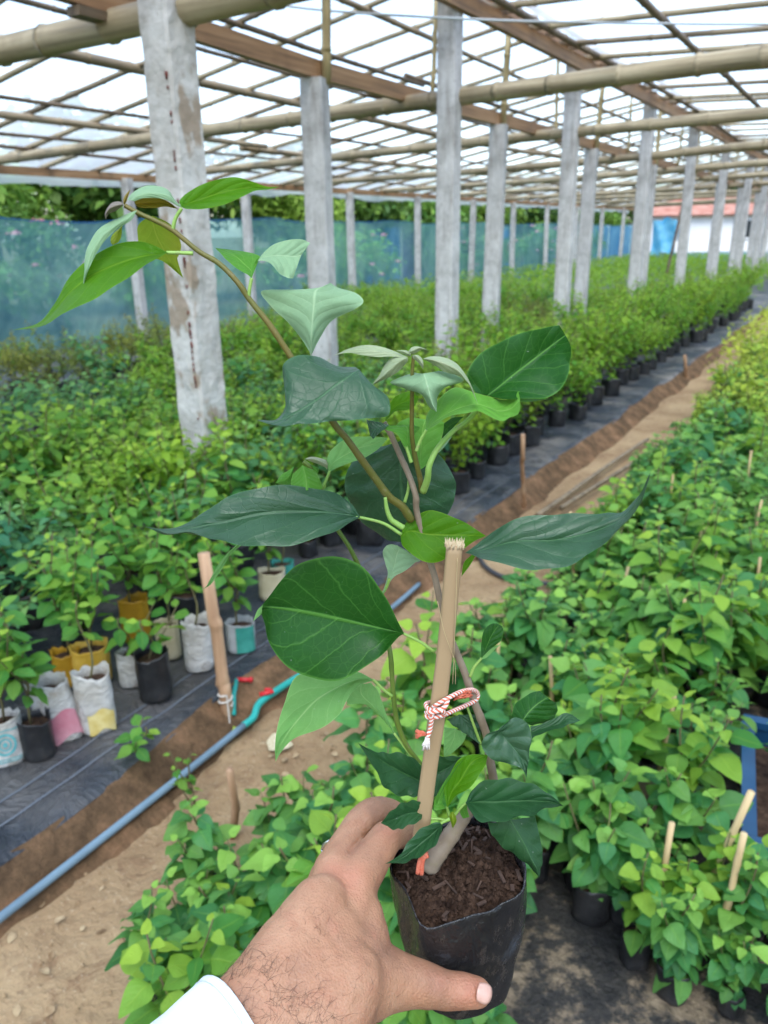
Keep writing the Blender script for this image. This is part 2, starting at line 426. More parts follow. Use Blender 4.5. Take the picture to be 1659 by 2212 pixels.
def edge_x(y):            # front edge of the left bed's plastic sheet
    return -1.63 - 0.006 * (y - 1) + 0.018 * math.sin(y * 2.3) + 0.012 * math.sin(y * 6.1 + 1)

mb = MB()
for (x0, x1, y0, y1, z) in [(-250, 250, -120, 400, -0.06)]:
    mb.grid([[(x, y, z) for x in (x0, -40, -10, 10, 40, x1)] for y in (y0, -5, 40, 90, y1)])
tag(obj('ground', mb, MAT['field']), kind='structure')

xs = np.linspace(-1.85, -0.6, 64)
ys = np.concatenate([np.linspace(-0.6, 4, 200), np.linspace(4.1, 38, 120)])
P = np.zeros((len(ys), len(xs), 3))
for i, y in enumerate(ys):
    z = 0.010 * vnoise(xs * 4, y * 4, 1) + 0.006 * vnoise(xs * 13, y * 13, 2) + 0.003 * vnoise(xs * 40, y * 37, 3)
    P[i, :, 0] = xs; P[i, :, 1] = y; P[i, :, 2] = z
mb = MB(); mb.grid(P, flip=False)
tag(obj('path', mb, MAT['sand']), kind='structure')

# earth bank between the path and the raised bed
ys = np.concatenate([np.linspace(-0.6, 5, 190), np.linspace(5.1, 38, 130)])
P = []
for y in ys:
    ex = edge_x(y) + .012 * float(vnoise(y * 2.7, y * 1.3, 9)); row = []
    for k, u in enumerate(np.linspace(0, 1, 9)):
        x = ex - 0.06 + 0.19 * u
        z = 0.096 - 0.105 * max(0, (u - 0.25) / 0.75) ** 1.1 + 0.010 * float(vnoise(y * 3.1 + k * .8, k * 1.1 - y * 1.7, 3)) * u + 0.007 * float(vnoise(y * 11 + k * 2, k * 3 + y * 4, 5)) * u + float(nrng.normal(0, .0022)) * u
        row.append((x + 0.010 * float(vnoise(y * 4 + k, y * 2.2, k)) + float(nrng.normal(0, .002)), y, z))
    P.append(row)
mb = MB(); mb.grid(P)
tag(obj('earth_bank', mb, MAT['bank']), kind='structure')

# black plastic sheet over the left bed
def sheet_z(x, y):
    return 0.104 + 0.006 * vnoise(x * 3, y * 3, 4) + 0.003 * vnoise(x * 9, y * 9, 6)
P = []
us = np.concatenate([np.linspace(0, 0.6, 26), np.linspace(0.7, 7.7, 40)])
for y in ys:
    ex = edge_x(y)
    x = ex - us
    z = sheet_z(x, np.full_like(x, y))
    z[0] -= 0.012; x = x.copy()
    P.append(np.stack([x, np.full_like(x, y), z], 1))
mb = MB(); mb.grid(P, flip=True)
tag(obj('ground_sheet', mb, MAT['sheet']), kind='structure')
# pale lines woven in the sheet, parallel to its edge
sheet_lines = []
for off in (0.105, 0.185):
    P = []
    for y in np.linspace(-0.6, 4.2, 160):
        x = edge_x(y) * 0.5 + (-1.63 - 0.006 * (y - 1)) * 0.5 - off
        P.append([(x - 0.0035, y, sheet_z(x, y) + 0.004), (x + 0.0035, y, sheet_z(x, y) + 0.004)])
    mb = MB(); mb.grid(P)
    o = obj('sheet_line', mb, MAT['lineprint']); sheet_lines.append(o)
for o in sheet_lines:
    o.parent = bpy.data.objects['ground_sheet']

# dusty sheet under the right bed
ys2 = np.concatenate([np.linspace(-0.3, 4, 130), np.linspace(4.2, 38, 80)])
xs2 = np.concatenate([np.linspace(-0.98, 0.8, 60), np.linspace(0.95, 6, 24)])
P = np.zeros((len(ys2), len(xs2), 3))
for i, y in enumerate(ys2):
    P[i, :, 0] = xs2 + 0.02 * math.sin(y * 3.1) * (xs2 < -0.9)
    P[i, :, 1] = y
    P[i, :, 2] = 0.018 + 0.006 * vnoise(xs2 * 3, y * 3, 7) + 0.004 * vnoise(xs2 * 11, y * 10, 8)
mb = MB(); mb.grid(P)
tag(obj('bed_sheet', mb, MAT['dusty']), kind='structure')

# ------------------------------------------------------------------ concrete pillars
def pillar(name, x, y, w, h, lean, mat, label, group, rot=0.0, seed=0, rough=0.0014, base=0.0):
    mb = MB()
    prof = []
    c = 0.012
    a = w / 2
    for sx, sy in ((1, 1), (-1, 1), (-1, -1), (1, -1)):
        pts = [(sx * a, sy * (a - c)), (sx * (a - c), sy * a)]
        if sx * sy < 0: pts = pts[::-1]
        prof += pts
    q = []
    for i in range(8):
        p0, p1 = prof[i], prof[(i + 1) % 8]
        n = 1 if i % 2 == 0 else 3
        for k in range(n): q.append((p0[0] + (p1[0] - p0[0]) * k / n, p0[1] + (p1[1] - p0[1]) * k / n))
    rs = np.random.default_rng(seed)
    rows = []
    nz = 34
    for i in range(nz + 1):
        z = base + (h - base) * i / nz
        chip = rs.normal(0, rough, len(q))
        tw = 1 - 0.03 * i / nz
        rows.append([(px * tw * (1 + chip[k] / w) + lean[0] * z, py * tw * (1 + chip[k] / w) + lean[1] * z, z) for k, (px, py) in enumerate(q)])
    mb.grid(rows, closed=True)
    mb.f.append(tuple(nz * len(q) + j for j in range(len(q))))
    me = mb.mesh(name, mat, smooth=False)
    o = link(name, me)
    o.location = (x, y, 0); o.rotation_euler = (0, 0, rot)
    return tag(o, label, 'pillar', group)

for i, y in enumerate(YA):
    lab = 'tall grey concrete pillar carrying the roof ridge, %s from the camera in its row' % ORD[i]
    if i == 0: lab = 'nearest thick concrete pillar with brown stains and a rusty vertical crack'
    p = pillar('concrete_pillar', XA, y, 0.155 if i else 0.19, 3.22, (rnd.uniform(-.012, .006), rnd.uniform(-.004, .004)), MAT['stained' if i == 0 else 'concrete'], lab,
               'tall concrete pillars under the ridge', R(rnd.uniform(-5, 5) + (-6 if i == 0 else 0)), 40 + i, 0.0014 if i else 0.0038)
    if i == 0:
        mb = MB()
        rr = random.Random(4)
        for k in range(34):
            z = rr.uniform(0.55, 2.25)
            c = (0.062 + 0.006 * noise1(z * 6, 2), -0.0965, z)
            s = rr.choice([0.006, 0.008, 0.010, 0.014])
            a = np.linspace(0, 2 * math.pi, 9)[:-1]
            rag = np.array([rr.uniform(.6, 1.1) for _ in a])
            ring = np.stack([c[0] + s * .55 * np.cos(a) * rag, np.full(8, c[1] - 0.004), c[2] + s * 1.5 * np.sin(a) * rag], 1)
            ring2 = ring.copy(); ring2[:, 1] = c[1] + 0.015
            mb.grid([ring2, ring], closed=True, flip=True); mb.f.append(tuple(mb.n - 8 + j for j in range(8))[::-1])
        o = obj('rust_stain', mb, MAT['rust'], p, local=True); o['kind'] = 'stuff'
for i, y in enumerate(YB):
    pillar('concrete_pillar', XB, y, 0.165, 2.53, (rnd.uniform(-.006, .012), 0), MAT['concrete'],
           'shorter concrete pillar under the wooden rail, %s from the camera in its row' % ORD[i],
           'short concrete pillars under the wooden rail', R(rnd.uniform(-6, 6) + 8), 80 + i)
for i, y in enumerate(YC):
    pillar('concrete_pillar', XC + 0.05, y, 0.135, 2.30, (rnd.uniform(-.02, .02), 0), MAT['concrete'],
           'slim pale concrete pillar in front of the blue net, %s from the camera' % ORD[i],
           'slim concrete pillars along the blue net', R(rnd.uniform(-6, 6) + 12), 120 + i)

# ------------------------------------------------------------------ bamboo and timber roof
def cane(p0, p1, r0, r1, rs, node=0.36, bend=0.02, seg=9, nodes=True):
    """one bamboo pole as an MB tube with node swellings"""
    p0, p1 = np.array(p0, float), np.array(p1, float)
    L = np.linalg.norm(p1 - p0)
    d = (p1 - p0) / L
    side = np.cross(d, (0, 0, 1.0)); side = side / (np.linalg.norm(side) + 1e-9) if np.linalg.norm(side) > .1 else np.array((1.0, 0, 0))
    up = np.cross(side, d)
    ts = [0.0]
    t = rs.uniform(.3, 1) * node
    while t < L - 0.06:
        ts += [t - 0.022, t - .006, t, t + 0.012, t + .03] if nodes else [t]
        t += node * rs.uniform(0.8, 1.2)
    ts.append(L)
    b1, b2, ph = rs.uniform(-bend, bend), rs.uniform(-bend, bend), rs.uniform(0, 6)
    path, rad = [], []
    for i, s in enumerate(ts):
        u = s / L
        off = side * (b1 * math.sin(u * 3.1 * max(1, L / 5) + ph) + .004 * min(1, r0 / .02) ** 1.5 * rs.uniform(-1, 1)) + up * b2 * math.sin(u * 2.4 * max(1, L / 6) + ph * 2)
        path.append(p0 + d * s + off)
        k = (i - 1) % 5 if nodes and 0 < i < len(ts) - 1 else 0
        rad.append((r0 + (r1 - r0) * u) * ((1.0, 1.05, 1.16, 1.12, 1.0)[k]))
    mb = MB(); mb.tube(path, rad, seg)
    return mb

EAVE_H, RIDGE_H = 2.37, 3.44
RIDGE_X = -3.2
SL = (RIDGE_H - EAVE_H) / (RIDGE_X - XC)
def roof_z(x): return EAVE_H + SL * (x - XC)
rs = random.Random(21)
froof = empty('left_roof', (XC, 0, 0), 'left roof slope of bamboo poles under white translucent film', 'roof')
y = -1.5; k = 0
while y < SHED_END:
    j = rs.uniform(-.09, .09)
    mb = cane((XC - 0.12, y + j, roof_z(XC - .12) + .02), (RIDGE_X + 0.1, y + rs.uniform(-.15, .15), roof_z(RIDGE_X) + .02), .031, .022, rs, .42, .035, 8 if y < 14 else 6, y < 14)
    obj('rafter', mb, MAT['bamX'] if k % 3 else MAT['bamdarkX'], froof)
    y += 0.79; k += 1
for x, r, m in ((-8.55, .020, 'bamdark'), (-8.0, .018, 'bamdark'), (-7.46, .036, 'bamY'), (-6.88, .019, 'bamdark'), (-5.93, .042, 'bamY'), (-5.3, .020, 'bamdark'), (-4.72, .026, 'bamdark'), (-4.0, .026, 'bamY')):
    y = -1.8
    while y < SHED_END:
        L = rs.uniform(5.2, 7.0)
        mb = cane((x + rs.uniform(-.05, .05), y, roof_z(x) - .035 - r * .4), (x + rs.uniform(-.06, .06), min(y + L, SHED_END), roof_z(x) - .035 - r * .4), r * 1.1, r * .85, rs, .40, .05, 8, y < 12)
        obj('purlin', mb, MAT[m], froof)
        y += L - 0.4
# ridge: a sawn rail with bamboo beside it
y = -1.8
while y < SHED_END:
    L = min(4.2, SHED_END - y)
    mb = MB(); mb.box((RIDGE_X - .02, y + L / 2, RIDGE_H - .10), (.055, L - .004, .10)); obj('ridge_beam', mb, MAT['wood'], froof, smooth=False)
    obj('ridge_pole', cane((RIDGE_X + .10, y, RIDGE_H - .20), (RIDGE_X + .12, y + L + .2, RIDGE_H - .18), .040, .034, rs, .4, .02), MAT['bamY'], froof)
    obj('ridge_pole', cane((RIDGE_X + .25, y - .2, RIDGE_H - .05), (RIDGE_X + .22, y + L, RIDGE_H - .07), .028, .025, rs, .4, .03), MAT['bamdark'], froof)
    y += L
# film over the slope, slack between the rafters
def film(f, x0, x1, y0, y1, nx, ny):
    P = []
    for y in np.linspace(y0, y1, ny):
        P.append([(x, y, f(x) + .058 + .018 * math.sin(y * 7.95 + x) + .022 * float(vnoise(x * 1.1, y * .9, 4))) for x in np.linspace(x0, x1, nx)])
    mb = MB(); mb.grid(P); return mb
obj('roof_film', film(roof_z, XC - .35, RIDGE_X + .06, -2.2, SHED_END + .2, 22, 180), MAT['film'], froof)
for k in range(10):
    y = .6 + k * 3.75
    P = [[(x, y + .05 * v + .03 * noise1(x * 2, k), roof_z(x) + .050 + .012 * noise1(x * 3, k + 5)) for v in (-1, 1)] for x in np.linspace(XC - .3, RIDGE_X, 26)]
    mb = MB(); mb.grid(P); obj('film_seam', mb, MAT['film_loose'], froof)
# loose strip of film under the eave
P = []
for y in np.linspace(-2, SHED_END, 200):
    dz = .11 + .04 * noise1(y * .9, 3) + .02 * noise1(y * 3.3, 5)
    P.append([(XC - .36 + .03 * noise1(y, 1), y, roof_z(XC - .35) + .055), (XC - .30 + .05 * noise1(y * 1.7, 2), y, EAVE_H - .05), (XC - .27 + .06 * noise1(y * 2.1, 6), y, EAVE_H - .06 - dz)])
mb = MB(); mb.grid(P); obj('eave_flap', mb, MAT['film_loose'], froof)

# right slope, almost flat
RX0, RH0, RSL = -2.92, 3.24, -0.035
def roof2_z(x): return RH0 + RSL * (x - RX0)
rroof = empty('right_roof', (RX0, 0, 0), 'nearly flat right roof of bamboo poles under white film', 'roof')
y = -1.3; k = 0
while y < SHED_END:
    mb = cane((RX0 - .12, y + rs.uniform(-.06, .06), roof2_z(RX0) + rs.uniform(-.02, .03)), (3.6, y + rs.uniform(-.2, .2), roof2_z(3.6)), .026, .020, rs, .45, .03, 8 if y < 14 else 6, y < 14)
    obj('rafter', mb, MAT['bamX'] if k % 4 else MAT['bamdarkX'], rroof)
    y += 0.80; k += 1
for x, r in ((-1.83, .030), (-0.6, .03), (0.7, .03), (2.0, .03), (3.3, .03)):
    y = -1.8
    while y < SHED_END:
        L = rs.uniform(5.2, 7.0)
        obj('purlin', cane((x + rs.uniform(-.04, .04), y, roof2_z(x) - .05), (x + rs.uniform(-.04, .04), min(y + L, SHED_END), roof2_z(x) - .05), r * 1.1, r * .85, rs, .4, .05, 8, y < 12), MAT['bamdark'], rroof)
        y += L - .4
obj('eave_pole', cane((RX0 + .08, -1.8, RH0 - .02), (RX0 + .06, SHED_END, RH0 - .02), .030, .028, rs, .4, .05), MAT['bamdark'], rroof)
y = -1.8
while y < SHED_END:
    L = min(4.6, SHED_END - y)
    mb = MB(); mb.box((RX0 - .05, y + L / 2, RH0 - .10), (.06, L - .004, .12)); obj('eave_beam', mb, MAT['wood'], rroof, smooth=False)
    y += L
y = -1.2
while y < 20:
    mb = MB(); mb.box((RX0 - .12, y, RH0 - .005), (.26, .035, .035), Matrix.Rotation(R(rs.uniform(-12, 12)), 3, 'Z')); obj('tie_piece', mb, MAT['bamdark'], rroof, smooth=False)
    y += rs.uniform(.35, .7)
obj('roof_film', film(roof2_z, RX0 - .03, 3.9, -2.2, SHED_END + .2, 20, 180), MAT['film'], rroof)

for k in range(10):
    y = 1.4 + k * 3.75
    P = [[(x, y + .05 * v + .03 * noise1(x * 2, k), roof2_z(x) + .050 + .012 * noise1(x * 3, k + 5)) for v in (-1, 1)] for x in np.linspace(RX0, 3.8, 26)]
    mb = MB(); mb.grid(P); obj('film_seam', mb, MAT['film_loose'], rroof)
# tie beams: thick bamboo across the shed at every tall pillar
for i, y in enumerate(YA):
    r = (.078, .066, .058)[min(i, 2)]
    mb = cane((XC - .1, y + .13 + .12, 2.50 if i == 0 else 2.38), (3.4, y + .13 - .25, 2.66), r * .78, r * 1.12, rs, .48, .05, 12)
    tag(obj('tie_beam', mb, MAT['bamX']), 'thick bamboo beam tied across the shed, %s from the camera' % ORD[i], 'beam', 'bamboo tie beams across the shed')
# wooden rail on the shorter pillars, in butted lengths
for i in range(len(YB)):
    y0 = YB[i] - (2.6 if i == 0 else 0); y1 = YB[i + 1] if i + 1 < len(YB) else SHED_END
    if i == 0: y0 = -0.8; y1 = YB[1]
    mb = MB(); mb.box((XB, (y0 + y1) / 2, 2.588 + (.085 if i == 0 else 0)), (.06, y1 - y0 - .004, .115), Matrix.Rotation(R(-1.7 if i == 0 else 0), 3, 'X'))
    tag(obj('wooden_rail', mb, MAT['wood'], smooth=False), 'sawn brown timber rail lying along the tops of the shorter pillars, %s length' % ORD[i], 'rail', 'timber rails on the shorter pillars')
mb = MB(); mb.box((XB + .01, 3.25, 2.557), (.09, .62, .042)); tag(obj('timber_block', mb, MAT['bamdark'], smooth=False), 'short dark timber packing piece under the nearest wooden rail', 'timber')
for i in range(6):
    y0 = -1.0 + i * 6.2; y1 = min(y0 + 6.2, SHED_END)
    mb = MB(); mb.box((XC, (y0 + y1) / 2, EAVE_H - .055), (.05, y1 - y0 - .004, .10))
    tag(obj('eave_rail', mb, MAT['wood'], smooth=False), 'brown timber eave rail above the blue net, %s length' % ORD[i], 'rail', 'timber eave rails above the net')
# upright bamboo props from the rail up to the ridge
for i, y in enumerate(YB):
    if i == 0: continue
    for k, dy in enumerate((0.06, 1.6)):
        top = roof_z(XB) - .02
        mb = cane((XB + .05, y + dy, 2.50), (XB + .06 + rs.uniform(-.04, .04), y + dy + rs.uniform(-.03, .03), top), .033 if k == 0 else .020, .030 if k == 0 else .018, rs, .38, .008)
        tag(obj('bamboo_prop', mb, MAT['bamZ']), ('olive bamboo prop standing on top of the %s shorter pillar' if k == 0 else 'thin bamboo prop on the wooden rail beyond the %s shorter pillar') % ORD[i], 'prop', 'bamboo props between rail and ridge')
# thin grey wire under the roof
pts = spline([at(450, -30, 5.6), at(635, 15, 5.5), at(985, 40, 5.3), at(1300, 49, 5.6), at(1659, 52, 5.9), at(1900, 44, 6.2)], 60)
mb = MB(); mb.tube(pts, .0085, 6); tag(obj('roof_wire', mb, MAT['wire']), 'thin grey wire slung under the roof between the beams', 'wire')
# leaning dark pole far down the bed
mb = cane((-4.6, 21.0, 0.1), (-4.35, 21.6, 3.0), .035, .03, rs, .4, .03)
tag(obj('leaning_pole', mb, MAT['bamdark']), 'thin dark bamboo pole leaning among the far pillars', 'pole')

# ------------------------------------------------------------------ net, far side and end
def net_panel(p0, p1, h, sag, seed, zbase=-.03):
    p0, p1 = Vector(p0), Vector(p1)
    L = (p1 - p0).length; d = (p1 - p0) / L; nrm = Vector((-d.y, d.x, 0))
    n = int(L * 4); P = []
    for i in range(n + 1):
        u = i / n; p = p0 + d * (L * u); row = []
        top = h + .04 * noise1(u * L * .6, seed) - sag * math.sin((u * L / 2.9 % 1) * math.pi)
        for k in range(9):
            w = k / 8
            q = p + nrm * (.05 * noise1(u * L * 1.3 + w * 2, seed) * math.sin(w * 3.1) + .02 * noise1(u * L * 4 + w * 3, seed + 1))
            row.append((q.x, q.y, zbase + (top - zbase) * w))
        P.append(row)
    return P
fence = empty('net_fence', (XC - .12, 0, 0), 'long blue-green shade net hung along the far side of the shed', 'net fence')
for i in range(5):
    y0 = -1.5 + i * 7.6; P = net_panel((XC - .12, y0, 0), (XC - .12, min(y0 + 7.6, SHED_END + 1), 0), 1.80 - .02 * i, .03, i)
    mb = MB(); mb.grid(P); obj('net_panel', mb, MAT['net'], fence)
    top = [r[-1] for r in P]
    mb = MB(); mb.tube(top, .008, 5); obj('top_cord', mb, MAT['wall_blue'], fence)
fence2 = empty('net_fence', (-3, SHED_END + .4, 0), 'low blue-green net closing the far end of the shed', 'net fence')
P = net_panel((XC - .12, SHED_END + .5, 0), (5, SHED_END + .5, 0), .62, .03, 9)
mb = MB(); mb.grid(P); obj('net_panel', mb, MAT['net'], fence2)
mb = MB(); mb.tube([r[-1] for r in P], .008, 5); obj('top_cord', mb, MAT['wall_blue'], fence2)

# sky blue tarp pieces hung at the far corner
for k, (x, y, w, h, z) in enumerate(((-8.35, 35.2, 1.0, 1.35, .55), (-7.85, 35.6, .55, .8, 1.0))):
    P = [[(x + w * u + .05 * noise1(u * 6, k), y + .07 * math.sin(u * 9 + v * 4), z + h * v + .12 * noise1(u * 5, k + 3) * (1 if v in (0, 1) else 0)) for u in np.linspace(0, 1, 12)] for v in np.linspace(0, 1, 9)]
    mb = MB(); mb.grid(P); tag(obj('hanging_tarp', mb, MAT['skyblue'] if k == 0 else MAT['wall_white']), ('bright sky blue tarp hanging at the far end by the net', 'small white sheet hanging beside the sky blue tarp')[k], 'tarp')

# ------------------------------------------------------------------ far buildings
hs = empty('white_house', (-9.5, 60, 0), 'low white house with a rusty pink roof beyond the far end', 'house')
mb = MB(); mb.box((-9.0, 61.5, 1.15), (12.4, 5, 2.5)); obj('wall', mb, MAT['wall_white'], hs, smooth=False)
P = [[(-15.6, 58.6, 2.38), (-2.6, 58.6, 2.38)], [(-15.6, 61.5, 3.7), (-2.6, 61.5, 3.7)], [(-15.6, 64.4, 2.38), (-2.6, 64.4, 2.38)]]
mb = MB(); mb.grid(P); mb.grid([[(a, b, c - .08) for a, b, c in r] for r in P], flip=True); obj('roof', mb, MAT['rooftile'], hs, smooth=False)
for x in (-12.9, -7.6, -4.9):
    mb = MB(); mb.box((x, 58.99, 1.45), (.95, .06, 1.05)); w = obj('window', mb, MAT['dark'], hs, smooth=False)
    mb = MB()
    for dx in (-.5, .5): mb.box((x + dx, 58.97, 1.45), (.08, .1, 1.2))
    for dz in (-.56, .56): mb.box((x, 58.968, 1.45 + dz), (.9, .1, .08))
    obj('window_frame', mb, MAT['wall_white'], w, smooth=False)
hs2 = empty('shed', (-27, 40, 0), 'small red roofed shed glimpsed above the net', 'shed')
mb = MB(); mb.box((-24.2, 39, 1.1), (4, 6, 2.3)); obj('wall', mb, MAT['wall_white'], hs2, smooth=False)
P = [[(-21.9, 35.8, 2.2), (-21.9, 42.2, 2.2)], [(-24.2, 35.8, 3.0), (-24.2, 42.2, 3.0)], [(-26.5, 35.8, 2.2), (-26.5, 42.2, 2.2)]]
mb = MB(); mb.grid(P); obj('roof', mb, simple('red_roof', (0.42, 0.07, 0.05), (0.5, 0.12, 0.09), 1, 0.8), hs2, smooth=False)
wl = empty('boundary_wall', (-14.5, 35, 0), 'bright blue boundary wall seen through the net', 'wall')
for i in range(8):
    y0 = 20 + i * 5.0
    mb = MB(); mb.box((-14.5, y0 + 2.5, .83), (.12, 4.86, 1.7)); obj('wall_panel', mb, MAT['wall_blue'] if i not in (1, 4) else simple('violet_paint', (.12, .07, .22), (.2, .14, .3), 1), wl, smooth=False)
    mb = MB(); mb.box((-14.5, y0, .87), (.2, .14, 1.8)); obj('wall_post', mb, MAT['concrete'], wl, smooth=False)

# ------------------------------------------------------------------ seedlings in bags
def leaf_shape(kind, nx=5, ny=3, rs=None):
    """one leaf of length 1 along +X, petiole from the origin; returns verts, faces, uv"""
    w = {'heart': .40, 'oval': .31, 'fine': .24, 'lance': .17}[kind]
    pet = {'heart': .28, 'oval': .18, 'fine': .12, 'lance': .1}[kind]
    rs = rs or random.Random(1)
    curl, fold, tw = rs.uniform(.12, .34), rs.uniform(.10, .35), rs.uniform(-.25, .25)
    V, F, UV = [], [], []
    for i in range(nx + 1):
        t = i / nx
        if kind == 'heart': half = w * (math.sin(math.pi * min(1, t ** .62)) ** .75) * (1 - .12 * t) if 0 < t < 1 else 0
        elif kind == 'oval': half = w * math.sin(math.pi * t ** .8) ** .85 if 0 < t < 1 else 0
        else: half = w * math.sin(math.pi * t ** .9) if 0 < t < 1 else 0
        if i == 0: half = .02
        if i == nx: half = .006
        for j in range(ny):
            u = -1 + 2 * j / (ny - 1)
            x = pet + t * (1 - pet * .3)
            y = u * half
            z = fold * abs(y) * (1 - .4 * abs(u)) - curl * t * t + tw * y * t + .03 * math.sin(t * 9 + u * 2)
            V.append((x, y, z)); UV.append((.5 + .5 * u, t))
    for i in range(nx):
        for j in range(ny - 1):
            a = i * ny + j
            F.append((a, a + ny, a + ny + 1, a + 1))
    k = len(V)
    V += [(0, -.010, -.03), (0, .010, -.03), (pet + .03, -.008, 0), (pet + .03, .008, 0)]
    UV += [(.5, 0)] * 4
    F.append((k, k + 2, k + 3, k + 1))
    return np.array(V), F, np.array(UV)

LEAVES = {}
for kind in ('heart', 'oval', 'fine', 'lance'):
    LEAVES[kind] = [leaf_shape(kind, 5, 3, random.Random(i)) for i in range(4)]
HLEAF = [leaf_shape('heart', 8, 5, random.Random(20 + i)) for i in range(4)]
OLEAF = [leaf_shape('oval', 8, 5, random.Random(30 + i)) for i in range(3)]

def leaf_matrix(pos, az, pitch, roll, size):
    return Matrix.Translation(pos) @ Matrix.Rotation(az, 4, 'Z') @ Matrix.Rotation(-pitch, 4, 'Y') @ Matrix.Rotation(roll, 4, 'X') @ Matrix.Scale(size, 4)

def growth(rs, h, n, smin, smax, base=.10, branches=2, spread=.10, bare=0.15, young=.16, lean=.03):
    """stem paths and leaf placements of one plant standing on z=base"""
    stems, leaves = [], []
    lx, ly = rs.uniform(-lean, lean), rs.uniform(-lean, lean)
    main = [(lx * u * u + .012 * math.sin(u * 7 + lx * 90), ly * u * u + .012 * math.cos(u * 6 + ly * 90), base + (h - base) * u) for u in np.linspace(0, 1, 7)]
    axes = [(main, 1.0)]
    for b in range(branches):
        u0 = rs.uniform(.12, .5); a = rs.uniform(0, 6.28); L = (h - base) * rs.uniform(.4, .75)
        p0 = Vector(spline(main, 50)[int(u0 * 49)])
        out = spread * rs.uniform(.6, 1.25)
        br = [tuple(p0 + Vector((math.cos(a) * out * v ** .7, math.sin(a) * out * v ** .7, L * v))) for v in np.linspace(0, 1, 5)]
        axes.append((br, .8))
    tot = sum(w * (1 if i == 0 else .6) for i, (_, w) in enumerate(axes))
    for i, (ax, w) in enumerate(axes):
        stems.append((ax, .0042 if i == 0 else .003))
        S = spline(ax, 60)
        m = max(5, int(n * w * (1 if i == 0 else .6) / tot))
        a = rs.uniform(0, 6.28)
        for k in range(m):
            u = (k + .5) / m
            v = bare + (1 - bare) * u if i == 0 else .18 + .82 * u
            p = Vector(S[min(59, int(v * 59))])
            a += 2.4 + rs.uniform(-.3, .3)
            top = max(0, (v - .78) / .22)
            size = (smin + (smax - smin) * rs.random()) * (1 - .62 * top)
            pitch = R(rs.uniform(-38, 22)) + top * R(rs.uniform(10, 55))
            yg = min(1, max(0, top * rs.uniform(.5, 1.15) + (rs.random() < young) * rs.uniform(.2, .6)))
            leaves.append((leaf_matrix(p, a, pitch, R(rs.uniform(-35, 35)), size), yg, rs.randrange(4)))
    return stems, leaves

def foliage_mesh(name, kind, leaves, mat):
    mb = MB()
    for M, yg, k in leaves:
        V, F, UV = LEAVES[kind][k]
        A = np.array(M)
        mb.add(V @ A[:3, :3].T + A[:3, 3], F, UV, yg)
    return mb.mesh(name, mat)
def stem_mesh(name, stems, mat):
    mb = MB()
    for path, r in stems: mb.tube(spline(path, 9), np.linspace(r, r * .5, 9), 5)
    return mb.mesh(name, mat)
def bag_meshes(r, h, rs, mat, square=0.25, seg=16, name='grow_bag'):
    """a soil-filled plastic bag, open at the top, and the soil in it"""
    mb = MB(); rows = []
    w = [rs.uniform(-.10, .10) for _ in range(seg)]
    prof = [(0.02, .0), (.86, .0), (.98, .06), (1.0, .25), (.98, .5), (1.0, .75), (.97, .93), (1.0, 1.02), (.955, 1.0), (.93, .86)]
    for i, (pr, pz) in enumerate(prof):
        row = []
        for j in range(seg):
            a = j * 2 * math.pi / seg
            sq = 1 + square * .5 * abs(math.sin(2 * a)) ** 2
            rr = r * pr * sq * (1 + w[j] * (pz * .9 + .3) + .04 * math.sin(a * 5 + pz * 9) + .025 * math.sin(a * 9 - pz * 14))
            z = h * pz + (h * .05 * math.sin(a * 2 + w[0] * 30) if .9 < pz else 0)
            row.append((rr * math.cos(a), rr * math.sin(a), z))
        rows.append(row)
    mb.grid(rows, closed=True, flip=True)
    bag = mb.mesh(name, mat)
    mb = MB(); rows = []
    for q in (.94, .7, .4, .08):
        rows.append([(r * q * (1 + square * .5 * abs(math.sin(2 * j * 2 * math.pi / seg)) ** 2) * (1 + w[j] * .7) * math.cos(j * 2 * math.pi / seg), r * q * (1 + square * .5 * abs(math.sin(2 * j * 2 * math.pi / seg)) ** 2) * (1 + w[j] * .7) * math.sin(j * 2 * math.pi / seg), h * (.86 + .06 * (1 - q)) + rs.uniform(-.003, .003)) for j in range(seg)])
    mb.grid(rows, closed=True, flip=False)
    mb.f.append(tuple(mb.n - seg + j for j in range(seg)))
    return bag, mb.mesh('soil', MAT['potsoil'])

class Proto:
    """shared meshes of one kind of plant"""
    def __init__(s, kind, mat, rs, h, n, smin, smax, bag_r, bag_h, bagmat='bag', **kw):
        s.kind, s.mat = kind, mat
        s.stems, s.leaves = growth(rs, h, n, smin, smax, base=bag_h * .9, **kw)
        s.foliage = foliage_mesh('foliage', kind, s.leaves, MAT[mat])
        s.stem = stem_mesh('stem', s.stems, MAT['stem'])
        s.bag, s.soil = bag_meshes(bag_r, bag_h, rs, MAT[bagmat]) if bag_r else (None, None)

def leaf_meshes(shapes, mat):
    out = []
    for V, F, UV in shapes:
        row = []
        for yg in (0.0, .3, .6, .95):
            mb = MB(); mb.add(V, F, UV, yg); row.append(mb.mesh('leaf', MAT[mat]))
        out.append(row)
    return out
LEAF_R = leaf_meshes(HLEAF, 'leafR')
LEAF_RL = leaf_meshes(HLEAF, 'leafL')
LEAF_L = leaf_meshes(OLEAF + OLEAF[:1], 'leafL')

def plant(name, pr, loc, rz, sc, label, cat, group, single=None, bag=True):
    root = empty(name, loc, label, cat, group, rz)
    root.scale = (sc, sc, sc)
    if bag and pr.bag:
        link('grow_bag', pr.bag, root, True); link('soil', pr.soil, root, True)
    link('stem', pr.stem, root, True)
    if single is None:
        f = link('foliage', pr.foliage, root, True); f['kind'] = 'stuff'
    else:
        for M, yg, k in pr.leaves:
            o = link('leaf', single[k % len(single)][min(3, int(yg * 3.99))], root, True)
            o.matrix_local = M
    return root

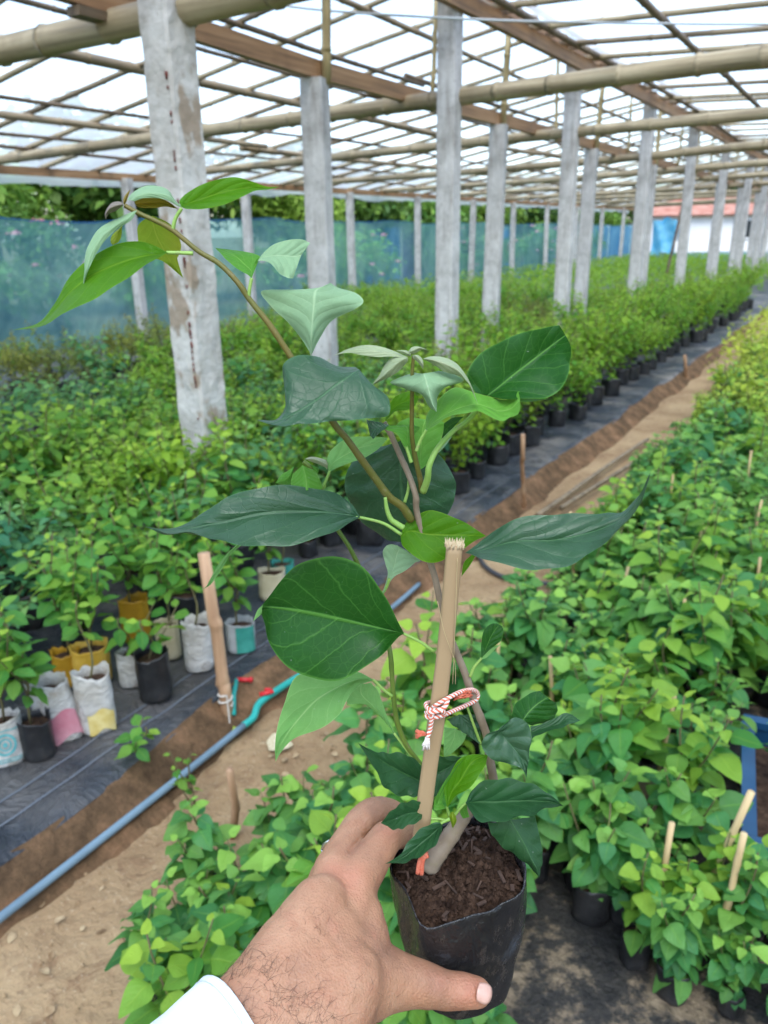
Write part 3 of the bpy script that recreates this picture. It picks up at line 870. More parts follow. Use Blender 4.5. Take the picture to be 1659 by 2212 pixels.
prs = random.Random(77)
PR = [Proto('heart', 'leafR', prs, prs.uniform(.30, .45), prs.choice((44, 56, 66)), .044, .094, .043, .105, branches=prs.choice((1, 2, 2)), spread=.095, bare=.0, young=.3) for _ in range(7)]
PRL = [Proto('heart', 'leafL', prs, prs.uniform(.32, .46), prs.choice((38, 50)), .05, .10, .043, .105, branches=prs.choice((1, 2)), spread=.10, bare=.05, young=.5) for _ in range(4)]
PL = [Proto('oval', 'leafL', prs, prs.uniform(.44, .58), 130, .046, .084, .05, .11, branches=6, spread=.19, bare=.02, young=.4) for _ in range(6)]
PF = [Proto('fine', 'leafF', prs, prs.uniform(.46, .60), 280, .042, .066, .07, .16, branches=8, spread=.23, bare=.25, young=.3, lean=.06) for _ in range(5)]
PE = [Proto('oval', 'leafF', prs, prs.uniform(.64, .80), 270, .042, .070, .075, .15, branches=11, spread=.24, bare=.02, young=.2) for _ in range(4)]
PG = [Proto('fine', 'leafF', prs, prs.uniform(.55, .68), 340, .045, .07, .07, .16, branches=10, spread=.25, bare=.2, young=.35, lean=.07) for _ in range(4)]
PB = [Proto('oval', 'leafB', prs, prs.uniform(.44, .56), 120, .048, .075, .055, .14, branches=5, spread=.18, bare=.05, young=.3) for _ in range(3)]
PO = [Proto('fine', 'leafO', prs, prs.uniform(.46, .60), 240, .034, .056, .07, .16, branches=8, spread=.22, bare=.2, young=.3, lean=.06) for _ in range(3)]
PY = [Proto('oval', 'leafY', prs, prs.uniform(.36, .44), 60, .04, .06, .05, .13, branches=3, spread=.12, bare=.2, young=.4) for _ in range(2)]

# canes stuck in the bags of the right bed
def cane_stake(loc, h, r, tilt, az, label, group='pale cane stakes among the seedlings'):
    q = Vector((math.cos(az) * math.sin(tilt), math.sin(az) * math.sin(tilt), math.cos(tilt)))
    mb = cane((0, 0, 0), tuple(q * h), r, r * .92, prs, .11, .004, 8)
    o = obj('cane_stake', mb, MAT['palecane'], None)
    o.location = loc
    return tag(o, label, 'stake', group)

# ---- right bed: nearest plants have every leaf as its own part
R_LABELS = ['seedling with bright heart-shaped leaves in a black bag, in the right bed beside the path',
            'seedling with dark heart-shaped leaves in the middle of the right bed',
            'heart-leaved seedling with pale young tips in the right bed']
spots = []
y = 0.75
while y < 10.5:
    step = .148 if y < 4 else .185
    x = -0.95 - .018 * y + prs.uniform(0, .05)
    xmax = max(0.50 - .155 * y, -.10 * y + .22)
    while x < xmax:
        px, py = x + prs.uniform(-.045, .045), y + prs.uniform(-.045, .045)
        keep = True
        if -.52 < px < -.06 and py < 1.46: keep = False         # bare sheet in front
        if px > -.06 and py < 1.42: keep = False
        if px > -.02 and py < 1.80: keep = False
        if px > -.17 and 1.55 < py < 2.42: keep = False
        if -.10 < px < .06 and 1.75 < py < 2.2: keep = False         # strip beside the crate
        if px > -.02 and 2.3 < py < 2.5: keep = False
        if px < -.84 and py < 1.06: keep = False
        if keep: spots.append((px, py))
        x += step * prs.uniform(.85, 1.2)
    y += step * .92
spots += [(-1.12, 1.03), (-1.0, 1.17), (-1.0, 1.33), (-.98, 1.48), (-.97, 1.63), (-1.02, .88), (-1.06, .78), (-.86, 1.12), (-.80, .99), (-.88, 1.30), (-.74, .86), (-.72, 1.12), (-.83, .80), (-.97, .74), (-.90, .70), (-.99, .90), (-.62, .90), (-.50, .98), (-.86, .86), (-.78, .78), (-.93, .99), (-.42, 1.02), (.08, 1.46), (-.05, 1.50), (-.16, 1.47), (-.27, 1.50), (-.02, 1.38), (.05, 1.58), (-.13, 1.36), (-.22, 1.40), (.10, 1.34)]
spots.sort(key=lambda p: p[0] ** 2 + p[1] ** 2)
spots = spots[:296]
NEAR = 66
rows_R = {}
near_set = sorted(spots[:NEAR])
spots = near_set + spots[NEAR:]
for i, (x, y) in enumerate(spots):
    pr = PR[prs.randrange(len(PR))] if y < 6.0 or prs.random() < .35 else PY[prs.randrange(2)]
    if pr.mat == 'leafR' and prs.random() < .3: pr = PRL[prs.randrange(4)]
    yellow = pr.mat == 'leafY'
    d = math.hypot(x, y)
    front = i < NEAR
    row_i = int((y - .70) / .148) + 1; rows_R[row_i] = rows_R.get(row_i, 0) + 1
    if yellow: lab, gr = 'yellow-green leafy seedling far along the right bed', 'yellow-green seedlings in the right bed'
    elif x < -.72: lab, gr = R_LABELS[0], 'heart-leaved seedlings along the path edge'
    else: lab, gr = R_LABELS[1], 'heart-leaved seedlings filling the right bed'
    if front: lab = 'heart-leaved seedling in a black bag, %s in the %s row of the right bed' % (ordw(rows_R[row_i]), ordw(row_i))
    plant('potted_seedling', pr, (x, y, .02), prs.uniform(0, 6.28), prs.uniform(.72, 1.22) * (.72 if y < .95 or x < -.94 else .66 if (x > -.3 and y < 1.6) else 1 if y < 6 else 1.1), lab, 'seedling', gr, (LEAF_R if pr.mat == 'leafR' else LEAF_RL) if front and not yellow else None)
for k, (px, py, zt, h, tilt, az, r) in enumerate(((1538, 2105, .02, .37, 4, 60, .0075), (1490, 1990, .02, .42, 11, -10, .0085), (1630, 1985, .02, .36, 10, -20, .0085), (1416, 2012, .03, .30, 2, 90, .0075), (1418, 1690, .1, .30, 3, 10, .0065), (1195, 1600, .1, .28, 6, 170, .0065))):
    p = at_z(px, py, zt)
    cane_stake(tuple(p), h, r, R(tilt), R(az), ('slim pale cane with a knot, at the front corner of the right bed', 'tall pale cane leaning towards the blue crate', 'thick pale cane right beside the blue crate', 'short golden cane among the heart-shaped leaves left of the leaning canes', 'brown cane poking up in the middle of the right bed', 'small cane poking up behind the held sapling')[k], None)
for k in range(14):
    x, y = spots[prs.randrange(30, 200)]
    cane_stake((x + .03, y, .1), prs.uniform(.26, .36), .006, R(prs.uniform(0, 10)), prs.uniform(0, 6), 'small cane tip showing between the leaves of the right bed')

# ---- left bed
def on_bed(px, py): 
    p = at_z(px, py, .108)
    return p
L_spots = []
y = 0.7
while y < 5.6:
    x = edge_x(y) - .46
    while x > -4.4:
        L_spots.append((x + prs.uniform(-.06, .06), y + prs.uniform(-.07, .07)))
        x -= .235 * prs.uniform(.85, 1.2)
    y += .225
def clear(x, y, pts, d): return all((x - a) ** 2 + (y - b) ** 2 > d * d for a, b in pts)
pill = [(XA, v) for v in YA] + [(XB, v) for v in YB] + [(XC, v) for v in YC]

# sacks along the front of the left bed, one by one
def sack(px, py, w_px, h_px, mat, label, proto=None, cat='potted plant', print_mat=None, print_kind=None, lean=(0, 0), sc=1.0, group=None, name='potted_plant', flat=.8):
    p = on_bed(px, py)
    d = (p - CAM).dot(M3 @ Vector((0, 0, -1)))
    w = w_px * d / FPX; h = h_px * d / FPX / .86
    root = empty(name, p, label, cat, group, R(YAW) + math.atan2((px - 829) / FPX, 1) * -1)
    rs = random.Random(int(px * 7 + py))
    r = w / 2 * .93
    mb = MB(); seg = 28
    rows = []
    wob = [rs.uniform(-.06, .06) for _ in range(seg)]
    prof = [(.02, 0), (.9, 0), (1.0, .05), (1.03, .2), (1.0, .42), (1.03, .62), (.99, .82), (1.0, .98), (1.02, 1.03), (.985, 1.02), (.94, .9), (.92, .82)]
    for pr_, pz in prof:
        row = []
        for j in range(seg):
            a = j * 2 * math.pi / seg
            rr = r * pr_ * (1 + wob[j] * (.4 + pz)) * (1 + .10 * abs(math.sin(2 * a)))
            row.append((rr * math.cos(a) + lean[0] * pz * h, flat * rr * math.sin(a) + lean[1] * pz * h, h * pz + (h * .05 * math.sin(a * 2 + 1 + wob[3] * 40) + h * wob[j] * .7 if pz > .95 else 0)))
        rows.append(row)
    mb.grid(rows, closed=True, flip=True)
    obj('sack', mb, MAT[mat], root, True)
    mb = MB()
    mb.grid([[(r * q * math.cos(j * 2 * math.pi / 20) + lean[0] * h * .85, flat * r * q * math.sin(j * 2 * math.pi / 20) + lean[1] * h * .85, h * (.84 + .05 * (1 - q)) + rs.uniform(-.004, .004)) for j in range(20)] for q in (.96, .7, .4, .05)], closed=True)
    mb.f.append(tuple(mb.n - 20 + j for j in range(20)))
    obj('soil', mb, MAT['potsoil'], root, True)
    if print_mat:
        # flat print on the front of the sack, following its surface
        def surf(u, v):
            a = -math.pi / 2 + u
            k = a / (2 * math.pi) * seg % seg; j = int(k) % seg; f = k - int(k)
            wv = wob[j] * (1 - f) + wob[(j + 1) % seg] * f
            rr = r * 1.075 * (1 + wv * (.4 + v)) * (1 + .10 * abs(math.sin(2 * a)))
            return (rr * math.cos(a) + lean[0] * v * h, flat * rr * math.sin(a) + lean[1] * v * h, h * v)
        mb = MB()
        if print_kind == 'block':
            mb.grid([[surf(u, v + .05 * math.sin(u * 5)) for u in np.linspace(-.45, .95, 16)] for v in np.linspace(.06, .42, 8)])
        elif print_kind == 'stripe':
            mb.grid([[surf(u, v) for u in np.linspace(-.30, 1.1, 14)] for v in np.linspace(.05, .97, 9)])
        elif print_kind == 'roundel':
            for q0, q1 in ((.26, .20), (.15, .11), (.06, .0)):
                mb.grid([[surf(.05 + q * 1.9 * math.cos(t), .55 + q * math.sin(t)) for t in np.linspace(0, 2 * math.pi, 28)] for q in (q0, q1)])
            for vv in (.14, .20, .86):
                mb.grid([[surf(u, vv + dv) for u in np.linspace(-.6, .7, 12)] for dv in (0, .025)])
        elif print_kind == 'flush':
            mb.grid([[surf(u, v + .08 * math.sin(u * 3)) for u in np.linspace(-1.1, 1.1, 16)] for v in np.linspace(.06, .50, 8)])
        obj('print', mb, MAT[print_mat], root, True)
    if proto:
        s2 = sc
        for nm, me in (('stem', proto.stem),):
            o = link(nm, me, root, True); o.location = (lean[0] * h, lean[1] * h, h * .85 - .12 * s2); o.scale = (s2,) * 3
        for M, yg, k in proto.leaves:
            o = link('leaf', LEAF_L[k % 4][min(3, int(yg * 3.99))], root, True)
            o.matrix_local = Matrix.Translation((lean[0] * h, lean[1] * h, h * .85 - .12 * s2)) @ Matrix.Scale(s2, 4) @ M
    L_used.append((p.x, p.y))
    return root
L_used = []
def sprig(rs, h, n, size, **kw):
    return Proto('oval', 'leafL', rs, h, n, size * .8, size * 1.15, 0, .13, **kw)
sp = [sprig(prs, .38, 12, .06, branches=0, bare=.55), sprig(prs, .50, 76, .07, branches=4, spread=.14, bare=.25), sprig(prs, .28, 16, .07, branches=1, spread=.16, bare=.3), sprig(prs, .56, 56, .07, branches=3, spread=.15, bare=.4)]
sack(215, 1572, 78, 118, 'sackwhite', 'white woven sack with a yellow print, a thin brown stem in it', sp[0], print_mat='yellowprint', print_kind='block')
sack(203, 1472, 80, 74, 'sackyellow', 'bright yellow sack standing behind the white sack with yellow print', sp[3])
sack(142, 1592, 84, 118, 'sackwhite', 'slumped white plastic bag flushed with pink', None, print_mat='sackpink', print_kind='flush', lean=(-.15, .05), flat=.6)
sack(88, 1630, 66, 78, 'bag', 'small black bag with a leafy seedling between the pink bag and the printed bag', sp[1], flat=1)
sack(18, 1640, 84, 90, 'sackwhite', 'dirty white sack with a teal roundel print at the photo edge', sp[3], print_mat='tealprint', print_kind='roundel')
sack(338, 1502, 72, 88, 'bag', 'black bag with drooping leafy twigs beside the sheet lines', sp[2], flat=1)
sack(433, 1442, 64, 96, 'sackwhite', 'clean white sack standing behind the brown post', sp[0])
sack(368, 1418, 52, 72, 'sackbeige', 'beige sack with a folded white rim', sp[3])
sack(522, 1402, 62, 56, 'greysack', 'grey sack with a teal panel right of the brown post', sp[1], print_mat='sackteal', print_kind='stripe')
sack(288, 1476, 56, 66, 'sackwhite', 'narrow white sack half hidden behind the black bag', sp[2])
sack(297, 1380, 62, 82, 'sackgold', 'golden sack between the yellow and the beige sacks', sp[1])
sack(152, 1475, 60, 66, 'sackgold', 'golden brown sack left of the bright yellow sack', sp[3])
sack(590, 1290, 60, 54, 'sackbeige', 'pale tan sack under the branching stem', sp[1])
sack(612, 1262, 50, 44, 'sackteal', 'dark teal sack behind the pale tan sack', sp[0])
sack(352, 868, 62, 34, 'sackwhite', 'white tray-like sack far back beside the stained pillar', None, flat=1.2)
sack(368, 832, 44, 30, 'sackbeige', 'cream pot in the plants left of the stained pillar', sp[0])
sack(340, 858, 17, 30, 'red', 'small red container by the stained pillar', None, cat='container', name='container', flat=1)
sack(300, 868, 32, 22, 'sackbeige', 'cream bag among the plants near the red container', None)
sack(508, 885, 30, 34, 'crate', 'blue pot just right of the stained pillar', None, flat=1)

L_lab = [('leafy green sapling in the near left bed', 'leafy saplings in the near left bed'),
         ('fine-leaved green bush farther along the left bed', 'fine-leaved bushes of the left bed'),
         ('tall bushy plant in a black bag along the left bed edge', 'tall bagged plants along the left bed edge')]
rows_L = {}
for (x, y) in L_spots:
    if not clear(x, y, L_used, .17) or not clear(x, y, pill, .16): continue
    if y < 1.3 and x > -2.15: continue
    pr = PL[prs.randrange(len(PL))]
    if prs.random() < .12: pr = PF[prs.randrange(5)]
    elif float(vnoise(x * 1.0 + 3, y * 1.0, 2)) > .18: pr = PB[prs.randrange(3)]
    row_i = int((y - .6) / .225) + 1; rows_L[row_i] = rows_L.get(row_i, 0) + 1
    plant('potted_sapling', pr, (x, y, .10), prs.uniform(0, 6.28), prs.uniform(.72, 1.2), 'leafy green sapling, %s from the path in the %s row of the left bed' % (ordw(rows_L[row_i]), ordw(row_i)), 'sapling', L_lab[0][1])
# tall bagged plants along the bed edge
y = 3.1; ny_ = 0
while y < 17:
    ny_ += 1
    for k in range(2):
        x = edge_x(y) - .33 - k * .34 + prs.uniform(-.05, .05)
        plant('bagged_plant', PE[prs.randrange(4)], (x, y + prs.uniform(-.12, .12), .10), prs.uniform(0, 6.28), prs.uniform(.72, 1.14), 'bushy plant in a black bag, %s along the %s row at the bed edge' % (ordw(ny_), ('outer', 'inner')[k]), 'bagged plant', L_lab[2][1])
    y += .31 if y < 8 else .45
# bushes farther on
cand = []
y = 4.6
while y < 15.5:
    x = edge_x(y) - 1.0 if y > 5.4 else -4.3
    while x > -9.1:
        cand.append((x + prs.uniform(-.1, .1), y + prs.uniform(-.1, .1)))
        x -= .44
    y += .44
y = 1.6
while y < 4.6:
    x = -4.6
    while x > -9.1:
        if y > -x * .55 - 1.5: cand.append((x + prs.uniform(-.1, .1), y + prs.uniform(-.1, .1)))
        x -= .42
    y += .42
cand = [c for c in cand if clear(c[0], c[1], pill, .18) and not (c[0] < -7.7 and c[1] < 11.5)]
cand.sort(key=lambda p: p[0] ** 2 + p[1] ** 2)
for (x, y) in cand[:298]:
    grassy = (-6.2 < x < -3.6 and 5.5 < y < 12)
    pr = PG[prs.randrange(4)] if prs.random() < (.75 if grassy else .35) else PF[prs.randrange(5)]
    nz_ = float(vnoise(x * .55, y * .5, 5))
    if x < -5.6 and y < 9 and prs.random() < .6: pr = PO[prs.randrange(3)]
    elif nz_ > .35: pr = PB[prs.randrange(3)]
    elif nz_ < -.5: pr = PO[prs.randrange(3)]
    plant('potted_bush', pr, (x, y, .10), prs.uniform(0, 6.28), prs.uniform(.72, 1.28) * (min(1, .30 * (x + 9.6)) if y < 11.5 else 1), L_lab[1][0], 'bush', L_lab[1][1])
# the rest of the bed reads as one mass of leaves
mb = MB()
rest = cand[298:]
V, F, UV = leaf_shape('fine', 2, 3, random.Random(3))
def scatter(mbx, cx, cy, rad, h, n, size):
    for _ in range(n):
        a, q = prs.uniform(0, 6.28), math.sqrt(prs.random()) * rad
        z = .12 + h * (prs.random() ** .55) * (1 - .35 * (q / rad) ** 2)
        A = np.array(leaf_matrix((cx + q * math.cos(a), cy + q * math.sin(a), z), prs.uniform(0, 6.28), R(prs.uniform(-40, 40)), R(prs.uniform(-40, 40)), size * prs.uniform(.7, 1.2)))
        mbx.add(V @ A[:3, :3].T + A[:3, 3], F, UV, prs.random() * .7 * (z > .3))
for (x, y) in rest: scatter(mb, x, y, .30, .52, 60, .085)
y = 15.5
while y < SHED_END:
    x = edge_x(y) - .9
    while x > -9.2:
        scatter(mb, x + prs.uniform(-.15, .15), y + prs.uniform(-.15, .15), .40, .55, 30, .13)
        x -= .60
    y += .62
tag(obj('bed_foliage', mb, MAT['leafF']), 'unbroken mass of green plants far along the left bed', 'foliage', kind='stuff')
mb = MB()
y = 8.5
while y < 34:
    for k in range(3):
        scatter(mb, -0.98 + k * .45 - .012 * y + prs.uniform(-.1, .1), y + prs.uniform(-.1, .1), .32, .45, 46, .085)
    y += .38
tag(obj('bed_foliage', mb, MAT['leafY']), 'yellow-green plants far along the right bed', 'foliage', kind='stuff')

# ------------------------------------------------------------------ trees and garden beyond the net
def crown_mesh(rs, R0, H0, n, size, kind, mat, lobes=9):
    mb = MB()
    cs = [(rs.uniform(-.55, .55) * R0, rs.uniform(-.55, .55) * R0, rs.uniform(-.32, .36) * H0, rs.uniform(.38, .62)) for _ in range(lobes)]
    for _ in range(n):
        cx, cy, cz, q = cs[rs.randrange(lobes)]
        a, b = rs.uniform(0, 6.28), math.acos(rs.uniform(-1, 1))
        q *= rs.uniform(.72, 1.04)
        p = (cx + q * R0 * math.sin(b) * math.cos(a), cy + q * R0 * math.sin(b) * math.sin(a), cz + q * H0 * .75 * math.cos(b))
        V, F, UV = LEAVES[kind][rs.randrange(4)]
        A = np.array(leaf_matrix(p, rs.uniform(0, 6.28), R(rs.uniform(-60, 35)), R(rs.uniform(-40, 40)), size * rs.uniform(.6, 1.3)))
        mb.add(V @ A[:3, :3].T + A[:3, 3], F, UV, rs.random() ** 2 * .8)
    return mb.mesh('crown', mat)
trs = random.Random(9)
CROWNS = [crown_mesh(trs, 1.8, 2.0, 2600, .26, 'oval', MAT['leafT']), crown_mesh(trs, 1.7, 1.9, 2600, .24, 'fine', MAT['leafT'], 12), crown_mesh(trs, 1.6, 1.8, 2400, .26, 'lance', MAT['leafTb'], 10)]
mb = MB(); mb.tube([(0, 0, -2.6), (.08, .03, -1.2), (-.05, .1, 0), (.1, 0, 1.0)], [.14, .11, .08, .03], 9)
for k in range(6):
    a = k * 1.05; mb.tube([(0, .05, -.9 + k * .2), (math.cos(a) * .5, math.sin(a) * .5, -.2 + k * .2), (math.cos(a) * 1.1, math.sin(a) * 1.1, .5 + k * .12)], [.06, .04, .015], 6)
TRUNK = mb.mesh('trunk', MAT['bark'])
tk = 0
for i in range(26):
    y = 3.0 + i * 2.35
    x = -13.0 - trs.uniform(0, 1.4) - (1.5 if i % 2 else 0) - max(0, i - 9) * .25
    k = trs.choice((0, 1, 2, 2, 2))
    s = trs.uniform(.85, 1.15)
    t = empty('broad_tree' if k < 2 else 'feathery_tree', (x, y, 2.55 * s - .05), ('dark green broadleaf', 'dense deep green', 'light green feathery')[k] + ' tree beyond the blue net, %s from the left' % ordw(i + 1), 'tree', ('dark broadleaf trees beyond the net', 'dense deep green trees beyond the net', 'light feathery trees beyond the net')[k], trs.uniform(0, 6.28))
    t.scale = (s * 1.1, s * 1.1, s)
    link('crown', CROWNS[k], t, True)['kind'] = 'stuff'
    link('trunk', TRUNK, t, True)
for i in range(15):
    y = 44 + trs.uniform(-2, 9); x = -26 + i * 2.6
    if -16 < x < -2 and y < 68: y = 70 + trs.uniform(0, 4)
    k = trs.choice((0, 1, 2)); s = trs.uniform(1.0, 1.35) * (1.3 if y > 60 else 1)
    t = empty('broad_tree', (x, y, 2.55 * s - .05), 'tree beyond the far end of the shed, %s from the left' % ordw(i + 1), 'tree', 'trees beyond the far end', trs.uniform(0, 6.28))
    t.scale = (s * 1.1,) * 3
    link('crown', CROWNS[k], t, True)['kind'] = 'stuff'
    link('trunk', TRUNK, t, True)
# big banana-like leaves at the left
def banana(loc, s, rz, label):
    t = empty('banana_plant', loc, label, 'banana plant', None, rz)
    mb = MB(); mb.tube([(0, 0, 0), (.02, 0, .8), (0, .03, 1.4)], [.10, .08, .05], 9); obj('stem', mb, MAT['stem'], t, True)
    for k in range(8):
        a = k * 2.4 + .3; L = 1.25 * (.8 + .05 * (k % 4)); rows = []
        for i in range(12):
            u = i / 11; w = .21 * math.sin(math.pi * min(1, u * .93 + .05)) ** .6
            c = np.array((math.cos(a), math.sin(a), 0)); sd_ = np.array((-math.sin(a), math.cos(a), 0))
            m = c * L * (u * .9) + np.array((0, 0, 1.25 + .55 * math.sin(u * 2.2) - .5 * u * u))
            rows.append([m + sd_ * w * v + np.array((0, 0, .10 * abs(v) * w / .2 + .012 * math.sin(u * 40 + v * 3))) for v in (-1, -.5, 0, .5, 1)])
        mb = MB(); mb.grid(rows, uv=[[(j / 4, i / 11) for j in range(5)] for i in range(12)], young=.2)
        obj('leaf', mb, MAT['leafTb'], t, True)
    t.scale = (s,) * 3
banana((-11.6, 5.3, 0), 1.12, .4, 'large-leaved banana plant at the far left beyond the net')
banana((-12.2, 6.9, 0), 1.0, 1.9, 'second large-leaved banana plant, right of the first beyond the net')
# garden shrubs just behind the net, some in flower
SHR = [crown_mesh(trs, .55, .75, 520, .10, 'oval', MAT['leafTb'], 7), crown_mesh(trs, .6, .7, 520, .11, 'oval', MAT['leafF'], 7), crown_mesh(trs, .5, .9, 460, .10, 'fine', MAT['leafT'], 7)]
mb = MB(); mb.tube([(0, 0, -.75), (.02, .03, -.3), (0, 0, .2)], [.03, .025, .01], 6); SHSTEM = mb.mesh('stem', MAT['bark'])
FLOW = []
for k in range(3):
    rr = random.Random(k); mb = MB()
    for q in range(5):
        a = q * 1.256
        mb.grid([[(.02 * math.cos(a) * u + .035 * u * v * math.sin(a), .02 * math.sin(a) * u - .035 * u * v * math.cos(a), .02 + .05 * u - .03 * u * u) for v in (-1, 0, 1)] for u in (.1, .8, 1.6, 2.0)])
    FLOW.append(mb.mesh('flower', MAT['pink']))
n_ = 0
for i in range(44):
    y = 4.2 + i * .72; x = -10.3 - trs.uniform(0, 2.6); k = trs.choice((0, 0, 1, 1, 2)); s = trs.uniform(1.0, 1.6)
    fl = trs.random() < .22
    t = empty('garden_shrub', (x, y, .72 * s), ('garden shrub with pink flowers, %s behind the net from the left' % ordw(i + 1)) if fl else ('light green', 'mid green', 'dark green')[k] + ' garden shrub blurred through the net, %s from the left' % ordw(i + 1), 'shrub', 'pink flowering shrubs behind the net' if fl else ('light', 'mid green', 'dark')[k] + ' garden shrubs behind the net', trs.uniform(0, 6))
    t.scale = (s,) * 3
    link('foliage', SHR[k], t, True)['kind'] = 'stuff'; link('stem', SHSTEM, t, True)
    if fl:
        for q in range(6):
            a = trs.uniform(0, 6.28); o = link('flower', FLOW[trs.randrange(3)], t, True)
            o.location = (.52 * math.cos(a), .52 * math.sin(a), trs.uniform(-.3, .5)); o.scale = (.9,) * 3

# ------------------------------------------------------------------ things along the path
mb = MB()
pts = [(-1.60 - .012 * (y - .5) + .012 * math.sin(y * 1.7) + .075, y, .045 + .004 * math.sin(y * 3)) for y in np.linspace(-.4, 1.62, 40)]
mb.tube(pts, .0115, 12)
pp = empty('pvc_pipe', (0, 0, 0), 'grey-blue plastic water pipe lying along the edge of the path', 'pipe')
obj('pipe_length', mb, MAT['pipe'], pp)
p_end = np.array(pts[-1])
q1 = at_z(520, 1550, .05); q2 = at_z(560, 1520, .055); q3 = at_z(600, 1490, .06); q4 = at_z(655, 1455, .06); q5 = at_z(760, 1380, .06)
mb = MB(); mb.tube(spline([tuple(p_end), tuple(p_end + np.array((0.0, .05, .003))), tuple(q2), tuple(q3), tuple(q4)], 30), .0125, 10)
obj('hose_joint', mb, MAT['teal'], pp)
mb = MB(); mb.tube(spline([tuple(q4), tuple(q5), tuple(at_z(850, 1310, .05)), tuple(at_z(905, 1262, .04))], 24), .011, 9); obj('far_pipe', mb, MAT['pipe'], pp)
vv = at_z(575, 1500, .075)
mb = MB(); mb.tube([tuple(vv - Vector((.018, .012, 0))), tuple(vv + Vector((.018, .018, .008)))], [.008, .007], 8); mb.box(tuple(vv + Vector((0, .01, .014))), (.022, .010, .008), Matrix.Rotation(.6, 3, 'Z')); obj('valve_handle', mb, MAT['red'], pp)
vv = at_z(512, 1468, .10)
mb = MB(); mb.tube([tuple(vv), tuple(vv + Vector((.042, .017, .003)))], [.008, .008], 8); mb.box(tuple(vv + Vector((.046, .018, .004))), (.013, .012, .016)); tag(obj('red_tap', mb, MAT['red']), 'red tap handle sticking out behind the brown post', 'tap')
mb = MB(); mb.tube([tuple(at_z(505, 1545, .05)), tuple(at_z(505, 1500, .09)), tuple(vv)], [.008] * 3, 8); tag(obj('tap_riser', mb, MAT['teal']), 'short teal riser pipe behind the brown post', 'pipe')
# brown post
b0 = at_z(495, 1572, .0); 
post = empty('bamboo_post', b0, 'brown bamboo post standing at the edge of the left bed', 'post')
top = at(441, 1195, (b0 - CAM).dot(M3 @ Vector((0, 0, -1))) * .935)
obj('cane', cane(tuple(b0 - Vector((0, 0, .06))), tuple(top), .0215, .0190, prs, .24, .008, 14), MAT['stakewood'], post)
m1 = Vector(b0) * .86 + Vector(top) * .14
mb = MB(); mb.tube([tuple(m1 + Vector((.022 * math.cos(t), .022 * math.sin(t), .004 * t))) for t in np.linspace(0, 12, 40)] + [tuple(m1 + Vector((.03, -.02, -.04))), tuple(m1 + Vector((.035, -.03, -.10)))], .0028, 6); obj('binding', mb, MAT['tie'], post)
# twig posts along the path
def twig(px, py, px2, py2, r, label, mat='bamdark', dz=0.0):
    a = at_z(px, py, 0.0); dd = (a - CAM).dot(M3 @ Vector((0, 0, -1)))
    b = at(px2, py2, dd * (1 - .10 * (py - py2) / 200))
    tag(obj('twig_stake', cane(tuple(a - Vector((0, 0, .03))), tuple(b), r, r * .85, prs, .15, .012, 8), MAT[mat]), label, 'stake')
twig(1133, 1102, 1130, 938, .0145, 'slim brown twig stake standing beside the path', 'stakewood')
twig(1483, 822, 1480, 768, .02, 'small pale stake farther along the path edge', 'stakewood')
twig(497, 1800, 497, 1660, .0115, 'short broken post at the path side of the right bed', 'stakewood')
for k, (a, b) in enumerate((((1158, 1112), (1402, 950)), ((1215, 1100), (1420, 962)))):
    p0, p1 = at_z(*a, .06), at_z(*b, .05)
    tag(obj('bamboo_rod', cane(tuple(p0), tuple(p1), .016, .013, prs, .3, .02), MAT['bamdarkX']), ('pale bamboo rod lying along the path', 'second bamboo rod lying on the path, nearer the right bed')[k], 'rod')
mb = MB(); mb.tube(spline([tuple(at_z(1030, 1190, .02)), tuple(at_z(1050, 1225, .02)), tuple(at_z(1100, 1250, .02)), tuple(at_z(1190, 1262, .03))], 24), .011, 8)
tag(obj('black_hose', mb, MAT['hoseblack']), 'black hose curving across the sandy path', 'hose')
# dry leaf, husks, pebbles
def flat_leaf(px, py, s, mat, label, rz, name='fallen_leaf', z=.02):
    V, F, UV = leaf_shape('heart', 6, 5, random.Random(int(px)))
    mb = MB(); mb.add(V, F, UV, .5); o = obj(name, mb, mat); o.matrix_world = leaf_matrix(at_z(px, py, z), rz, .2, .3, s); tag(o, label, 'leaf')
flat_leaf(480, 1590, .055, MAT['leafY'], 'small yellow fallen leaf at the foot of the brown post', 1.0)
flat_leaf(430, 1610, .10, simple('dry_husk', (.42, .30, .17), (.55, .42, .27), 12, .8), 'curled dry husk on the soil left of the brown post foot', 2.4)
flat_leaf(560, 1605, .09, MAT['sackbeige'], 'dry curled strip lying right of the brown post foot', .4)
flat_leaf(405, 2010, .06, MAT['sackbeige'], 'pale scrap on the sandy path near the seedlings', .9)
mb = MB(); rr = random.Random(2)
for k in range(150):
    x, y = rr.uniform(-1.52, -.95), abs(rr.gauss(.6, 1.5)) + .3
    s = rr.uniform(.002, .008) * (1.6 if rr.random() < .06 else 1)
    c = np.array((x, y, .008)); v = []
    for dx, dy, dz in ((1, 0, 0), (0, 1, 0), (-1, 0, 0), (0, -1, 0), (0, 0, .8), (0, 0, -.8)): v.append(c + s * np.array((dx, dy, dz)) * rr.uniform(.6, 1.3))
    mb.add(v, [(0, 1, 4), (1, 2, 4), (2, 3, 4), (3, 0, 4), (1, 0, 5), (2, 1, 5), (3, 2, 5), (0, 3, 5)])
tag(obj('soil_clods', mb, MAT['sand'], smooth=False), 'crumbs and clods of earth on the sandy path', 'clods', kind='stuff')
mb = MB(); V, F, UV = leaf_shape('oval', 4, 3, random.Random(8)); rr = random.Random(14)
